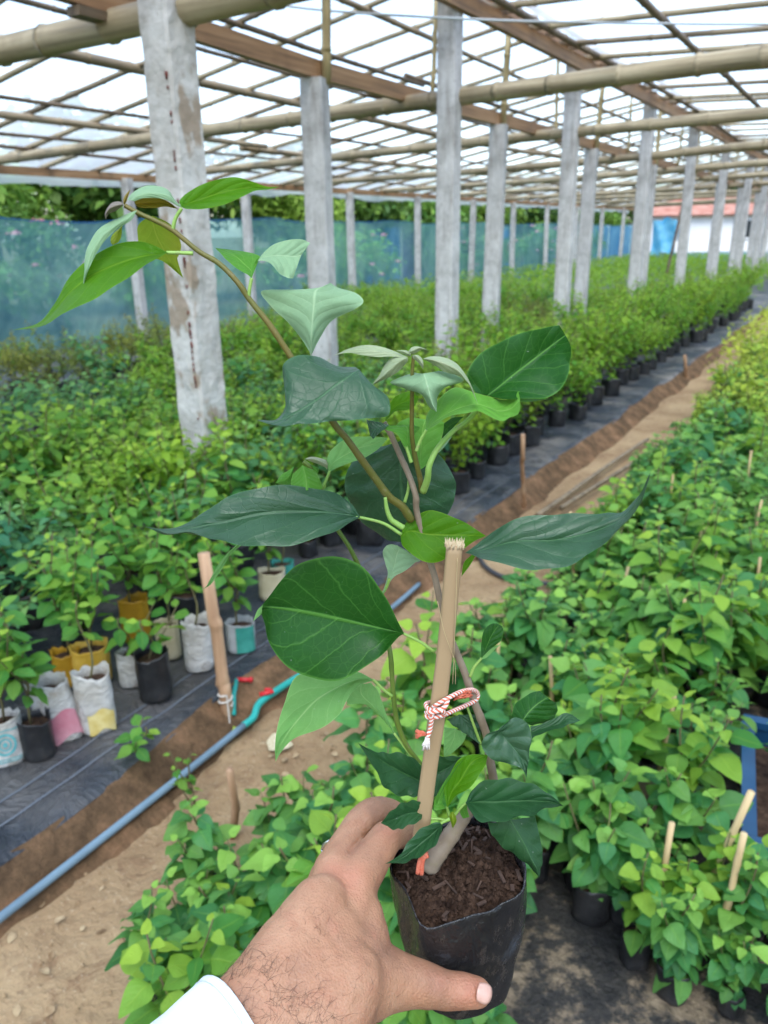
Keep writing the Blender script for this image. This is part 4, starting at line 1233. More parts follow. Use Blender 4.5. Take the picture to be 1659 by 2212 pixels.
for k in range(110):
    x, y = rr.uniform(-1.50, -.92), abs(rr.gauss(.7, 1.6)) + .45
    A = np.array(leaf_matrix((x, y, .012), rr.uniform(0, 6.28), R(rr.uniform(-12, 12)), R(rr.uniform(-25, 25)), rr.uniform(.012, .034)))
    mb.add(V @ A[:3, :3].T + A[:3, 3], F, UV, 0)
tag(obj('leaf_litter', mb, simple('dry_litter', (.20, .12, .06), (.42, .31, .18), 30, .9)), 'dry leaf scraps scattered on the sandy path', 'litter', kind='stuff')
# weed sprouting over the sheet edge
w = Proto('oval', 'leafL', prs, .12, 11, .045, .06, 0, .01, branches=2, spread=.06, bare=.1)
p = at_z(300, 1640, .105); plant('weed', w, tuple(p), 1.0, 1.0, 'small weed sprouting at the edge of the black sheet', 'weed', None, LEAF_L)
w2 = Proto('oval', 'leafF', prs, .22, 16, .03, .045, 0, .01, branches=2, spread=.06, bare=.2)
p = at_z(830 - 410, 1760, .0); plant('weed', w2, tuple(p), .3, .9, 'thin pale weed growing by the pipe', 'weed', None, LEAF_L)

# ------------------------------------------------------------------ blue crate
cr = empty('plastic_crate', (0, 0, 0), 'blue plastic crate at the right edge of the bed', 'crate')
c0 = at_z(1605, 1935, .03)
cr.location = c0
def crate_box(nm, c, d): 
    mb = MB(); mb.box(c, d); obj(nm, mb, MAT['crate'], cr, True, smooth=False)
LX, LY, HH = .40, .52, .155
crate_box('side_wall', (LX / 2, .006, HH / 2), (LX, .010, HH)); crate_box('side_wall', (LX / 2, LY, HH / 2), (LX, .010, HH))
crate_box('side_wall', (.0, LY / 2, HH / 2), (.010, LY - .02, HH)); crate_box('side_wall', (LX, LY / 2, HH / 2), (.010, LY - .02, HH))
crate_box('base', (LX / 2, LY / 2, .008), (LX - .015, LY - .02, .012))
for c, d in (((LX / 2, -.004, HH + .004), (LX + .04, .034, .022)), ((LX / 2, LY + .006, HH + .004), (LX + .04, .034, .022)), ((-.008, LY / 2, HH + .003), (.034, LY - .03, .022)), ((LX + .008, LY / 2, HH + .003), (.034, LY - .03, .022))): crate_box('rim', c, d)
for k in range(5): crate_box('rib', (.04 + k * .08, -.003, .07), (.012, .010, .13))
cr.rotation_euler = (0, 0, R(8))
mb = MB(); mb.grid([[(LX * u, LY * v, .10 + .008 * vnoise(u * 9, v * 9)) for u in np.linspace(.03, .97, 10)] for v in np.linspace(.04, .96, 10)]); obj('soil', mb, MAT['potsoil'], cr, True)
for k, (dx, dy) in enumerate(((.10, .30), (.22, .16), (.26, .38))):
    q = cr.location + Vector((dx, dy, .04))
    plant('potted_seedling', PR[k], tuple(q), k * 2.0, .8, ('seedling at the back corner of the blue crate', 'seedling at the near side of the blue crate', 'seedling deep in the blue crate')[k], 'seedling', None, LEAF_R)

# ------------------------------------------------------------------ the held sapling
FH = 0.44
FR = {'A': (200, 400, .38577), 'T': (0, 400, .38577), 'C': (640, 840, .27727), 'R': (920, 780, .31344), 'S': (360, 1180, .3255),
      'M': (880, 1240, .47016), 'B': (640, 1680, .47016), 'H': (600, 1980, .42194), 'D': (0, 0, 1.15732)}
def px(fr, p):
    x0, y0, s = FR[fr]
    return (x0 + p[0] * s) * .864063, (y0 + p[1] * s) * .864063
def fp(fr, p, off=0.0):
    """point of the plant: on the upright plane FH ahead of the viewer, moved 'off' metres farther"""
    x, y = px(fr, p)
    r = ray(x, y)
    return CAM + r * ((FH + off) / r.dot(HEAD))

def fg_leaf_mat(name, base, vein, trans, rough, spec=.5, tint=None, mott=None, bump=.35):
    """close-up leaf: midrib, side veins and net veins from the leaf's own UV, waxy bloom and specks"""
    t = NT(name)
    uv = t.n('SeparateXYZ', i0=t.n('UVMap').outputs[0])
    u, v = uv.outputs[0], uv.outputs[1]
    d = t.math('ABSOLUTE', t.math('SUBTRACT', u, .5))
    co = t.coord('Object')
    wob = t.math('MULTIPLY', t.math('SUBTRACT', t.noise(55, 3, co), .5), .55)
    ph = t.math('ADD', t.math('SUBTRACT', t.math('MULTIPLY', v, 5.2), t.math('MULTIPLY', t.math('POWER', d, .8), 3.4)), wob)
    lat = t.math('PINGPONG', ph, .5)                                     # 0 on a vein
    latm = t.n('MapRange', i0=lat, i1=0.0, i2=.045, i3=1.0, i4=0.0).outputs[0]
    mid = t.n('MapRange', i0=d, i1=.004, i2=.020, i3=1.0, i4=0.0).outputs[0]
    vo = t.n('TexVoronoi', feature='DISTANCE_TO_EDGE', Scale=170.0)
    t.set(vo.inputs['Vector'], co)
    net = t.n('MapRange', i0=vo.outputs['Distance'], i1=0.0, i2=.06, i3=1.0, i4=0.0).outputs[0]
    edge = t.n('MapRange', i0=d, i1=.475, i2=.497, i3=0.0, i4=1.0).outputs[0]
    n1 = t.noise(26, 5, co)
    c = t.mix(t.ramp(n1, [(.3, (0, 0, 0)), (.7, (1, 1, 1))]), base, mott or tuple(b * .78 for b in base))
    c = t.mix(t.math('MULTIPLY', net, .10), c, vein)
    c = t.mix(t.math('MULTIPLY', latm, .30), c, vein)
    c = t.mix(t.math('MULTIPLY', mid, .70), c, vein)
    c = t.mix(t.math('MULTIPLY', edge, .5), c, vein)
    if tint:
        c = t.mix(t.ramp(t.noise(16, 4, co), [(.48, (0, 0, 0)), (.72, (1, 1, 1))]), c, tint)
    speck = t.ramp(t.noise(310, 2, co), [(.74, (0, 0, 0)), (.77, (1, 1, 1))])
    c = t.mix(t.math('MULTIPLY', speck, .35), c, (.45, .5, .42))
    h = t.math('SUBTRACT', t.math('MULTIPLY', t.math('POWER', lat, .6), 1.2), t.math('MULTIPLY', mid, .6))
    h = t.math('ADD', h, t.math('MULTIPLY', net, -.12))
    h = t.math('ADD', h, t.math('MULTIPLY', t.noise(70, 4, co), .5))
    rg = t.n('MapRange', i0=t.noise(34, 5, co), i1=.3, i2=.7, i3=rough - .07, i4=rough + .12).outputs[0]
    b = t.bsdf(c, rg, spec, t.bump(h, bump, .0016))
    tr = t.n('BsdfTranslucent', Color=t.mix(.35, c, tuple(min(1, k * 1.25) for k in vein))).outputs[0]
    return t.done(t.n('MixShader', i0=trans, i1=b, i2=tr).outputs[0])
LM = {
    'dark': fg_leaf_mat('dark_waxy_leaf', (.028, .088, .035), (.060, .155, .060), .14, .38, .45, tint=(.038, .100, .047), bump=.5),
    'mid': fg_leaf_mat('deep_green_leaf', (.012, .085, .008), (.12, .32, .05), .26, .46, .28),
    'midblue': fg_leaf_mat('green_waxy_leaf', (.020, .082, .024), (.055, .15, .045), .16, .45, .35),
    'bright': fg_leaf_mat('bright_translucent_leaf', (.085, .27, .006), (.26, .46, .03), .52, .48, .25),  # bright yellow-green blade colour, strongly translucent
    'fresh': fg_leaf_mat('fresh_green_leaf', (.09, .30, .03), (.26, .50, .10), .42, .5, .25),
    'vivid': fg_leaf_mat('vivid_light_leaf', (.15, .42, .05), (.32, .58, .13), .42, .5, .25),
    'pale': fg_leaf_mat('pale_downy_leaf', (.29, .46, .255), (.42, .58, .34), .28, .65, .2),
    'lightg': fg_leaf_mat('light_green_leaf', (.20, .45, .12), (.38, .60, .22), .38, .55, .22),
    'yellow': fg_leaf_mat('yellow_green_leaf', (.22, .36, .015), (.42, .50, .06), .5, .45, .4, tint=(.30, .30, .02)),
    'orange': fg_leaf_mat('orange_tinged_leaf', (.30, .25, .02), (.4, .3, .05), .45, .5, .4, tint=(.30, .12, .01)),
    'bud': fg_leaf_mat('purplish_bud_leaf', (.24, .20, .15), (.34, .30, .2), .15, .6, .3, tint=(.17, .10, .10)),
    'palebud': fg_leaf_mat('downy_bud_leaf', (.36, .43, .24), (.48, .52, .32), .2, .65, .3, tint=(.36, .33, .22)),
}
def stem_mat(name, c1, c2):
    t = NT(name); co = t.coord('Object')
    c = t.mix(t.ramp(t.noise(40, 5, co), [(.35, (0, 0, 0)), (.65, (1, 1, 1))]), c1, c2)
    c = t.mix(t.math('MULTIPLY', t.ramp(t.noise(180, 3, co), [(.6, (0, 0, 0)), (.72, (1, 1, 1))]), .4), c, (.24, .20, .11))
    return t.done(t.bsdf(c, .5, .4, t.bump(t.noise(240, 5, co), .4, .001)))
SM = {'olive': stem_mat('olive_stem', (.105, .125, .020), (.145, .115, .024)), 'green': stem_mat('green_stem', (.13, .22, .03), (.19, .30, .05)),
      'woody': stem_mat('woody_stem', (.17, .12, .075), (.27, .21, .15)), 'petiole': stem_mat('petiole_green', (.20, .36, .07), (.28, .44, .10)), 'mid': stem_mat('young_green_stem', (.085, .15, .02), (.13, .19, .03))}

sap = empty('potted_sapling', at(992, 2150, .60), 'young sapling in a black soil bag held up in the hand, tied to a stake', 'sapling')

def fg_leaf(fr, st, mat, o0=0.0, o1=0.0, oL=0.0, oR=0.0, keel=0.006, bow=0.0, bulge=.05, wave=.0012, n=30, m=15, name='leaf', lab=None, flip=False, quilt=None):
    """leaf from stations base to tip; each is one point or (left, midrib, right)"""
    k = len(st)
    if quilt is None: quilt = .085 if mat in ('dark', 'midblue') else .03
    if quilt > .05: n, m = n + 14, m + 8
    Ls, Ms, Rs = [], [], []
    for i, s in enumerate(st):
        t = i / (k - 1)
        off = o0 + (o1 - o0) * t + bow * 4 * t * (1 - t)
        if not hasattr(s[0], '__len__'):
            p = fp(fr, s, off); Ls.append(p); Ms.append(p); Rs.append(p)
        else:
            if len(s) == 2: s = (s[0], ((s[0][0] + s[1][0]) / 2, (s[0][1] + s[1][1]) / 2), s[1])
            Ls.append(fp(fr, s[0], off + oL)); Ms.append(fp(fr, s[1], off + keel)); Rs.append(fp(fr, s[2], off + oR))
    Ls, Ms, Rs = spline(Ls, n), spline(Ms, n), spline(Rs, n)
    P = np.zeros((n, m, 3)); UV = np.zeros((n, m, 2))
    sd = (hash(fr) % 7) + st[0][0] if not hasattr(st[0][0], '__len__') else st[0][0][0]
    sd = float(sd) * .013
    toward = -np.array(HEAD)
    for i in range(n):
        L, C, Rr = Ls[i], Ms[i], Rs[i]
        wl, wr = np.linalg.norm(L - C), np.linalg.norm(Rr - C)
        for j in range(m):
            u = -1 + 2 * j / (m - 1); a = abs(u)
            q = C + ((L if u < 0 else Rr) - C) * a
            w_ = wl if u < 0 else wr
            q = q + toward * (bulge * w_ * 4 * a * (1 - a))
            q = q + toward * (wave * min(1, w_ / .012) * a * a * math.sin(i * .62 + u * 2 + sd * 9) + quilt * w_ * abs(math.sin((i / n * 5.2 - .5 * a ** .8 * 3.4) * math.pi)) ** .8 * a ** .5 * (1 - a ** 3))
            P[i, j] = q
            UV[i, j] = (.5 + .5 * u, i / (n - 1))
    mb = MB(); mb.grid(P, UV, flip=flip)
    o = obj(name, mb, LM[mat], sap)
    if lab: o['label'] = lab
    return o
def fg_stem(fr, pts, r0, r1, mat, offs=None, name='stem', n=40, seg=10, lab=None, knots=0):
    offs = offs or [0.0] * len(pts)
    if not hasattr(offs, '__len__'): offs = [offs] * len(pts)
    P = spline([fp(f_, p, o) for (f_, p), o in zip([(q[0], q[1]) if isinstance(q[0], str) else (fr, q) for q in pts], offs)], n)
    rad = r1 + (r0 - r1) * (1 - np.linspace(0, 1, n)) ** 1.7
    if knots: rad = rad * (1 + .10 * np.array([max(0, math.sin(i * knots)) ** 6 for i in range(n)]))
    mb = MB(); mb.tube(P, rad, seg)
    o = obj(name, mb, SM[mat], sap)
    if lab: o['label'] = lab
    return o

# stems
fg_stem('B', [(915, 1030), (955, 975), (1010, 905), (1075, 810), (1120, 745), (1180, 680), (1225, 620)], .0080, .0046, 'woody', [.0, .0, .005, .008, .010, .013, .015], 'trunk', knots=.9)
fg_stem('B', [(1262, 620), (1262, 570), (1245, 470), (1232, 360), (1200, 260), (1165, 170), ('M', (620, 1000)), ('M', (590, 915)), ('M', (545, 810)), ('M', (500, 690)), ('M', (465, 540)), ('M', (440, 430)), ('D', (922, 1190)), ('C', (1450, 1590)), ('C', (1440, 1440)), ('C', (1380, 1260)), ('C', (1300, 1080)), ('C', (1215, 890)), ('C', (1150, 780))],
        .0034, .0018, 'woody', [.02, .02, .02, .018, .016, .015, .015, .014, .014, .014, .014, .014, .014, .012, .010, .012, .014, .016, .018], 'main_stem', 110, knots=.55)
fg_stem('C', [(1400, 1660), (1320, 1540), (1200, 1450), (1080, 1290), (950, 1110), (820, 930), (690, 770), ('D', (629, 772)), ('A', (1230, 1070)), ('A', (1100, 905)), ('A', (1020, 790)), ('A', (900, 670)), ('A', (770, 592)), ('A', (600, 455)), ('A', (480, 390)), ('A', (380, 345)), ('A', (290, 295))],
        .0026, .0012, 'olive', [.012, .008, .004, .0, -.004, -.006, -.008, -.008, -.008, -.006, -.006, -.004, -.002, 0, 0, 0, 0], 'branch', 90, knots=.62, lab='long olive-brown branch arching to the upper left')
fg_stem('R', [(428, 1430), (425, 1370), (395, 1240), (370, 1130), (350, 980), (350, 800), (352, 640), (352, 500), (356, 440), (362, 350)], .0020, .0010, 'olive', [.012, .010, .006, .004, 0, -.002, -.004, -.004, -.004, -.004], 'branch', 50, knots=.5)
fg_stem('B', [(890, 520), (868, 485), (800, 390), (752, 270), (732, 140), (722, 0), ('M', (205, 850)), ('M', (190, 770)), ('M', (150, 640)), ('D', (795, 1262)), ('C', (920, 2060)), ('C', (840, 1900)), ('C', (740, 1750)), ('C', (660, 1600)), ('C', (600, 1420)), ('C', (560, 1340)), ('C', (500, 1200)), ('C', (430, 1130))],
        .0020, .0013, 'mid', [.02, .02, .018, .016, .014, .014, .014, .018, .024, .024, .022, .022, .022, .024, .024, .024, .022, .022], 'branch', 90, knots=.5, lab='thin green shoot rising on the left of the stake')
fg_stem('C', [(1165, 1455), (1180, 1560), (1215, 1650), (1265, 1690), (1330, 1730)], .0010, .0018, 'petiole', -.002, 'stub', 24, 8)
PET = [('A', [(602, 450), (612, 400), (628, 360), (660, 312)], 0.0), ('T', [(1250, 605), (1180, 602), (1080, 600)], -.006), ('A', [(1090, 895), (1100, 830), (1112, 765)], -.006),
       ('C', [(1400, 1140), (1370, 1050), (1352, 995)], -.002), ('R', [(385, 1110), (415, 1030), (465, 940)], -.006), ('C', [(1310, 1790), (1150, 1690), (960, 1640), (900, 1635)], -.004),
       ('C', [(600, 1370), (640, 1280), (665, 1215)], .016), ('C', [(1340, 1500), (1370, 1400), (1380, 1290)], .014), ('D', [(938, 1408), (905, 1385), (868, 1367)], .002),
       ('B', [(725, 128), (680, 95), (640, 55), (620, 40)], .012), ('B', [(872, 500), (820, 440), (735, 325)], .018), ('M', [(628, 960), (650, 910), (690, 862)], .012),
       ('B', [(1010, 790), (960, 780), (880, 785)], -.012), ('B', [(1030, 780), (1000, 795), (985, 805)], -.02), ('B', [(1050, 770), (1090, 720), (1118, 695)], -.008), ('B', [(1030, 770), (1020, 740), (1015, 715)], -.008),
       ('M', [(155, 530), (185, 480), (200, 440)], .02), ('B', [(1195, 385), (1150, 260), (1120, 175)], .016), ('B', [(1290, 315), (1260, 330), (1245, 370)], .006)]
for fr, pts, off in PET: fg_stem(fr, pts, .0011, .0009, 'petiole', off, 'petiole', 16, 8)
fg_stem('R', [(440, 1430), (475, 1330), (490, 1220), (560, 1080), (680, 950), (800, 860), (940, 690)], .0022, .0014, 'petiole', [.008, .002, 0, .004, .010, .012, .012], 'petiole', 30)

# leaves of the long branch, top left
fg_leaf('A', [(660, 308), ((645, 262), (690, 285), (700, 318)), ((705, 205), (780, 255), (800, 317)), ((830, 145), (910, 212), (935, 288)), ((990, 110), (1040, 185), (1050, 240)), ((1110, 138), (1130, 180), (1130, 200)), ((1210, 172), (1215, 182), (1220, 192)), (1293, 174)], 'bright', 0, .02, .004, -.004, .006)
fg_leaf('T', [(1085, 600), ((1000, 553), (1010, 612), (1000, 648)), ((900, 527), (920, 625), (920, 697)), ((780, 538), (790, 662), (820, 770)), ((650, 592), (660, 715), (715, 835)), ((530, 678), (560, 770), (610, 902)), ((425, 795), (450, 860), (500, 953)), ((350, 935), (365, 965), (385, 1008)), ((250, 1055), (260, 1065), (270, 1078)), (78, 1103)], 'bright', -.008, -.03, .014, -.012, .010, n=40)
fg_leaf('T', [(888, 325), ((800, 358), (830, 375), (850, 392)), ((700, 408), (750, 425), (770, 440)), ((620, 468), (670, 490), (700, 502)), ((568, 560), (605, 580), (640, 578)), ((550, 660), (570, 665), (600, 655)), ((542, 745), (550, 745), (563, 740)), (538, 832)], 'pale', -.004, -.014, .004, -.002, -.003)
fg_leaf('T', [((828, 262), (850, 262), (872, 268)), ((868, 203), (890, 235), (920, 250)), ((945, 168), (960, 215), (985, 245)), ((1040, 172), (1045, 220), (1055, 252)), ((1100, 205), (1100, 235), (1105, 272)), ((1145, 272), (1145, 285), (1145, 295)), (1192, 312)], 'pale', .006, .004, .016, -.004, -.004, lab='pale young leaf folded over an orange underside')
fg_leaf('T', [((872, 262), (875, 285), (895, 305)), ((930, 248), (930, 280), (935, 312)), ((1000, 242), (1000, 275), (1010, 310)), ((1060, 255), (1060, 278), (1070, 302)), ((1110, 282), (1110, 295), (1115, 310)), (1155, 318)], 'orange', .016, .012, 0, -.004, .003)
fg_leaf('T', [((960, 368), (985, 362), (1010, 366)), ((905, 410), (990, 400), (1080, 402)), ((890, 470), (1010, 480), (1140, 455)), ((898, 545), (1050, 560), (1170, 540)), ((950, 620), (1090, 630), (1165, 610)), ((1060, 660), (1120, 680), (1150, 650)), (1187, 765)], 'yellow', .012, .03, .004, -.002, .006)
fg_leaf('T', [(803, 290), ((780, 270), (775, 292), (765, 318)), ((730, 276), (730, 305), (728, 340)), ((695, 305), (702, 325), (705, 350)), ((682, 345), (688, 352), (696, 358)), (686, 388)], 'bud', -.002, -.004, .003, .003, -.005, n=18, m=9)
fg_leaf('T', [(803, 292), ((798, 262), (808, 265), (818, 272)), ((812, 225), (820, 232), (830, 240)), (844, 192)], 'orange', .004, .006, 0, 0, -.002, n=14, m=7)
fg_leaf('T', [(795, 425), ((762, 450), (772, 455), (790, 452)), ((725, 490), (755, 500), (785, 500)), ((716, 530), (740, 540), (765, 535)), (728, 552)], 'yellow', .010, .012, 0, 0, -.002, n=14, m=7)
# V-shaped leaf right of the branch
fg_leaf('A', [(1112, 768), ((1078, 738), (1110, 720), (1150, 668)), ((1010, 700), (1070, 680), (1168, 625)), ((945, 642), (1010, 625), (1090, 598)), ((905, 600), (940, 595), (985, 582)), (876, 570)], 'fresh', -.006, .012, 0, .010, .004)
fg_leaf('A', [(1150, 655), ((1190, 600), (1195, 630), (1200, 655)), ((1255, 548), (1260, 620), (1255, 690)), ((1340, 520), (1330, 620), (1300, 742)), ((1430, 514), (1390, 625), (1345, 762)), ((1492, 538), (1435, 615), (1380, 768))], 'pale', .004, .014, .010, -.008, .006)
fg_leaf('D', [(673, 767), ((654, 737), (673, 730), (690, 733)), ((620, 694), (675, 690), (716, 694)), ((588, 664), (678, 658), (762, 670)), ((563, 634), (680, 636), (785, 652)), ((585, 625), (684, 626), (768, 633)), ((670, 627), (700, 618), (730, 621)), (714, 611)], 'pale', -.004, .016, .006, .006, -.004)
# big drooping dark leaf in the centre
fg_leaf('C', [((905, 283), (930, 300), (1040, 428)), ((740, 270), (850, 350), (1190, 560)), ((560, 190), (720, 440), (1180, 722)), ((420, 170), (570, 560), (920, 748)), ((275, 222), (420, 660), (650, 776)), ((236, 330), (320, 715), (420, 792)), ((290, 560), (230, 752), (290, 808)), ((195, 742), (140, 775), (170, 808)), (6, 758)], 'dark', -.012, -.032, .016, -.010, -.004, bow=-.010, n=40, m=21)
fg_leaf('C', [((1040, 430), (1050, 445), (1085, 530)), ((1060, 470), (1090, 520), (1160, 530)), ((1080, 560), (1140, 580), (1205, 590)), ((1060, 660), (1130, 660), (1195, 640)), ((1000, 745), (1100, 735), (1170, 722))], 'dark', .004, .002, -.004, .012, 0, n=16, m=11, lab='folded-down side of the big dark leaf')
# cluster at the top of the right shoot
fg_leaf('R', [((850, 640), (950, 668), (1080, 692)), ((788, 495), (1050, 592), (1265, 692)), ((880, 350), (1160, 500), (1420, 680)), ((1050, 238), (1290, 400), (1530, 625)), ((1235, 165), (1405, 312), (1603, 470)), ((1400, 126), (1500, 240), (1613, 375)), ((1525, 106), (1575, 185), (1622, 285))], 'mid', .010, .020, .006, -.010, .010, n=36, m=19, lab='large dark green leaf at the upper right with a blunt end')
fg_leaf('R', [(462, 945), ((470, 830), (525, 880), (562, 885)), ((560, 690), (670, 790), (702, 822)), ((700, 610), (850, 735), (850, 788)), ((860, 640), (960, 760), (960, 830)), ((1000, 692), (1050, 790), (1080, 864)), ((1100, 692), (1140, 770), (1165, 835)), ((1200, 632), (1212, 700), (1207, 775))], 'vivid', -.006, -.004, .014, -.010, .002, wave=.003, n=36, m=15)
fg_leaf('R', [((1198, 632), (1205, 675), (1214, 716)), ((1245, 646), (1260, 680), (1270, 716)), ((1330, 672), (1335, 694), (1345, 710)), (1442, 692)], 'fresh', .006, .010, .004, -.002, .003, n=16, m=9, lab='curled tip of the wavy light green leaf')
fg_leaf('R', [((375, 486), (440, 490), (560, 466)), ((252, 520), (455, 525), (660, 488)), ((178, 566), (470, 580), (763, 545)), ((300, 612), (488, 640), (620, 604)), ((420, 655), (505, 700), (556, 668)), ((480, 745), (525, 760), (552, 738)), (547, 798)], 'pale', -.010, -.022, .012, .012, -.004, n=30)
fg_leaf('R', [(438, 372), ((520, 350), (525, 385), (530, 425)), ((620, 368), (630, 420), (612, 477)), ((712, 415), (715, 465), (698, 502)), ((782, 505), (775, 535), (755, 528)), ((826, 590), (816, 590), (800, 570)), ((850, 660), (846, 662), (838, 650)), (882, 745)], 'palebud', -.004, -.012, .006, -.002, -.006)
fg_leaf('R', [(352, 335), ((325, 318), (350, 312), (370, 330)), ((350, 282), (385, 296), (400, 318)), ((400, 274), (415, 288), (428, 302)), (472, 300)], 'palebud', -.006, -.004, 0, 0, -.004, n=16, m=9, name='bud_leaf')
fg_leaf('R', [(345, 355), ((318, 350), (325, 338), (335, 325)), ((270, 330), (285, 315), (300, 306)), (222, 306)], 'palebud', -.004, 0, 0, 0, -.003, n=14, m=7, name='bud_leaf')
fg_leaf('R', [(358, 345), ((360, 368), (380, 350), (398, 342)), ((400, 405), (418, 390), (430, 372)), ((428, 440), (434, 420), (442, 405)), (440, 462)], 'palebud', -.010, -.014, 0, 0, -.004, n=14, m=7, name='bud_leaf')
fg_leaf('C', [(1375, 192), ((1335, 178), (1300, 178), (1290, 188)), ((1240, 132), (1230, 160), (1210, 187)), ((1100, 90), (1090, 140), (1080, 187)), ((960, 84), (960, 125), (940, 170)), ((840, 112), (845, 130), (850, 152)), ((770, 145), (770, 152), (775, 158)), (686, 184)], 'palebud', -.002, .006, .004, -.003, -.002)
fg_leaf('C', [(1370, 190), ((1290, 176), (1330, 210), (1362, 235)), ((1210, 205), (1270, 250), (1300, 305)), ((1145, 290), (1190, 320), (1215, 365)), ((1100, 370), (1120, 385), (1140, 400)), (1048, 438)], 'palebud', -.006, .002, .004, -.002, -.006)
fg_leaf('C', [(1165, 770), ((1180, 670), (1195, 700), (1250, 682)), ((1240, 560), (1280, 620), (1340, 672)), ((1310, 520), (1350, 590), (1420, 640)), ((1390, 503), (1420, 560), (1455, 590)), (1470, 548)], 'bright', .012, .018, .004, -.002, .003, n=22)
fg_leaf('C', [((1160, 838), (1180, 815), (1205, 805)), ((1105, 880), (1110, 830), (1110, 775)), ((1060, 925), (1050, 850), (1040, 765)), ((1030, 900), (1015, 830), (995, 752))], 'dark', .004, -.004, -.004, .004, 0, n=16, m=9)
fg_leaf('C', [(1355, 1005), ((1310, 935), (1365, 940), (1390, 940)), ((1250, 872), (1370, 870), (1435, 885)), ((1165, 838), (1360, 820), (1482, 826)), ((1190, 808), (1330, 800), (1420, 800))], 'fresh', -.004, .006, 0, .003, .003, n=20, m=13)
fg_leaf('R', [(412, 1262), ((330, 1150), (420, 1130), (478, 1205)), ((250, 1000), (430, 1000), (548, 1085)), ((228, 895), (440, 920), (600, 965)), ((330, 846), (455, 875), (608, 882)), ((430, 852), (470, 860), (520, 868))], 'vivid', .018, .030, .004, .002, .004)
fg_leaf('R', [((510, 1130), (530, 1120), (560, 1125)), ((560, 1060), (590, 1070), (610, 1075)), ((620, 1010), (635, 1025), (645, 1030)), (668, 993)], 'pale', .020, .024, 0, 0, 0, n=12, m=7)
fg_leaf('R', [((590, 1010), (600, 960), (606, 885)), ((640, 965), (660, 900), (680, 843)), ((700, 900), (730, 865), (765, 832))], 'mid', .020, .016, 0, 0, 0, n=12, m=7)
# behind the fork
fg_leaf('D', [((820, 965), (865, 952), (915, 958)), ((764, 996), (865, 990), (950, 983)), ((745, 1037), (866, 1040), (983, 1037)), ((752, 1078), (870, 1085), (982, 1072)), ((785, 1130), (880, 1130), (968, 1110)), ((835, 1165), (880, 1172), (925, 1150))], 'dark', .030, .034, .004, .004, -.004, n=30, m=19, lab='round dark leaf behind the fork of the stem')
fg_leaf('C', [(658, 1228), ((640, 1110), (690, 1150), (735, 1183)), ((705, 1000), (800, 1075), (855, 1143)), ((830, 922), (930, 1010), (985, 1093)), ((1010, 904), (1070, 970), (1090, 1030)), (1192, 920)], 'lightg', .016, .022, .004, -.004, .003)
fg_leaf('C', [((330, 1245), (420, 1162), (510, 1200)), ((312, 1330), (450, 1280), (570, 1275)), ((320, 1400), (460, 1390), (600, 1380))], 'vivid', .014, .006, .006, .006, -.008, n=16, m=11)
fg_leaf('C', [(345, 1170), ((290, 1215), (310, 1250), (320, 1290)), ((225, 1255), (250, 1300), (290, 1345)), (178, 1325)], 'fresh', .022, .022, 0, 0, -.003, n=14, m=9)
fg_leaf('C', [(440, 1108), ((510, 1085), (515, 1110), (500, 1135)), ((600, 1108), (590, 1135), (565, 1155)), ((648, 1145), (640, 1165), (615, 1180)), (640, 1205)], 'palebud', .018, .016, .004, 0, -.004, n=14, m=9)
fg_leaf('C', [(490, 1160), ((540, 1175), (530, 1195), (515, 1200)), ((568, 1205), (550, 1220), (535, 1235)), (555, 1248)], 'fresh', .022, .022, 0, 0, -.002, n=10, m=7)
# side leaves
fg_leaf('S', [(1660, 346), ((1575, 225), (1580, 328), (1560, 405)), ((1420, 148), (1420, 308), (1400, 482)), ((1150, 104), (1160, 300), (1150, 558)), ((900, 117), (890, 320), (900, 572)), ((655, 188), (650, 375), (680, 549)), ((485, 293), (470, 408), (522, 512)), ((335, 388), (320, 438), (345, 466)), ((190, 437), (170, 452), (170, 468)), (0, 418)], 'dark', -.006, -.02, .016, -.014, .010, bow=-.006, bulge=.09, n=46, m=21, lab='long dark pointed leaf reaching left')
fg_leaf('M', [(258, 218), ((285, 145), (310, 185), (275, 275)), ((385, 82), (390, 200), (365, 338)), ((480, 90), (480, 206), (465, 352)), ((570, 125), (580, 207), (560, 298)), ((650, 172), (650, 209), (640, 248)), (713, 212)], 'bright', .004, .008, .008, -.002, .006, n=30, m=17)
fg_leaf('M', [(602, 302), ((700, 230), (700, 285), (700, 333)), ((850, 128), (870, 240), (880, 382)), ((1050, 99), (1060, 235), (1050, 390)), ((1200, 94), (1220, 205), (1200, 348)), ((1350, 91), (1360, 160), (1340, 250)), ((1440, 80), (1455, 105), (1440, 155)), ((1522, 0), (1527, 12), (1538, 22)), (1588, -128)], 'dark', -.004, .0, .014, -.014, .006, bow=-.008, bulge=.08, n=46, m=21, lab='long blue-green leaf with a rising tip on the right')
fg_leaf('M', [(158, 528), ((190, 420), (205, 422), (218, 437)), ((178, 362), (225, 372), (272, 402)), ((163, 302), (238, 312), (332, 358)), ((180, 265), (250, 282), (362, 342)), ((215, 257), (240, 262), (275, 280))], 'pale', .018, .022, .002, .002, .003, n=22)
fg_leaf('M', [(582, 428), ((596, 352), (610, 370), (632, 362)), ((640, 310), (650, 318), (662, 308))], 'bright', .012, .016, 0, 0, 0, n=10, m=7)
fg_leaf('D', [(873, 1368), ((856, 1335), (845, 1362), (850, 1387)), ((827, 1281), (800, 1352), (810, 1428)), ((785, 1226), (740, 1338), (745, 1464)), ((715, 1201), (685, 1326), (685, 1469)), ((650, 1217), (635, 1317), (625, 1441)), ((608, 1252), (595, 1312), (583, 1395)), ((579, 1292), (572, 1311), (571, 1340)), (556, 1318)], 'mid', -.002, -.026, .006, -.006, .010, bulge=.06, n=44, m=25, lab='big rounded deep green leaf left of the stake')
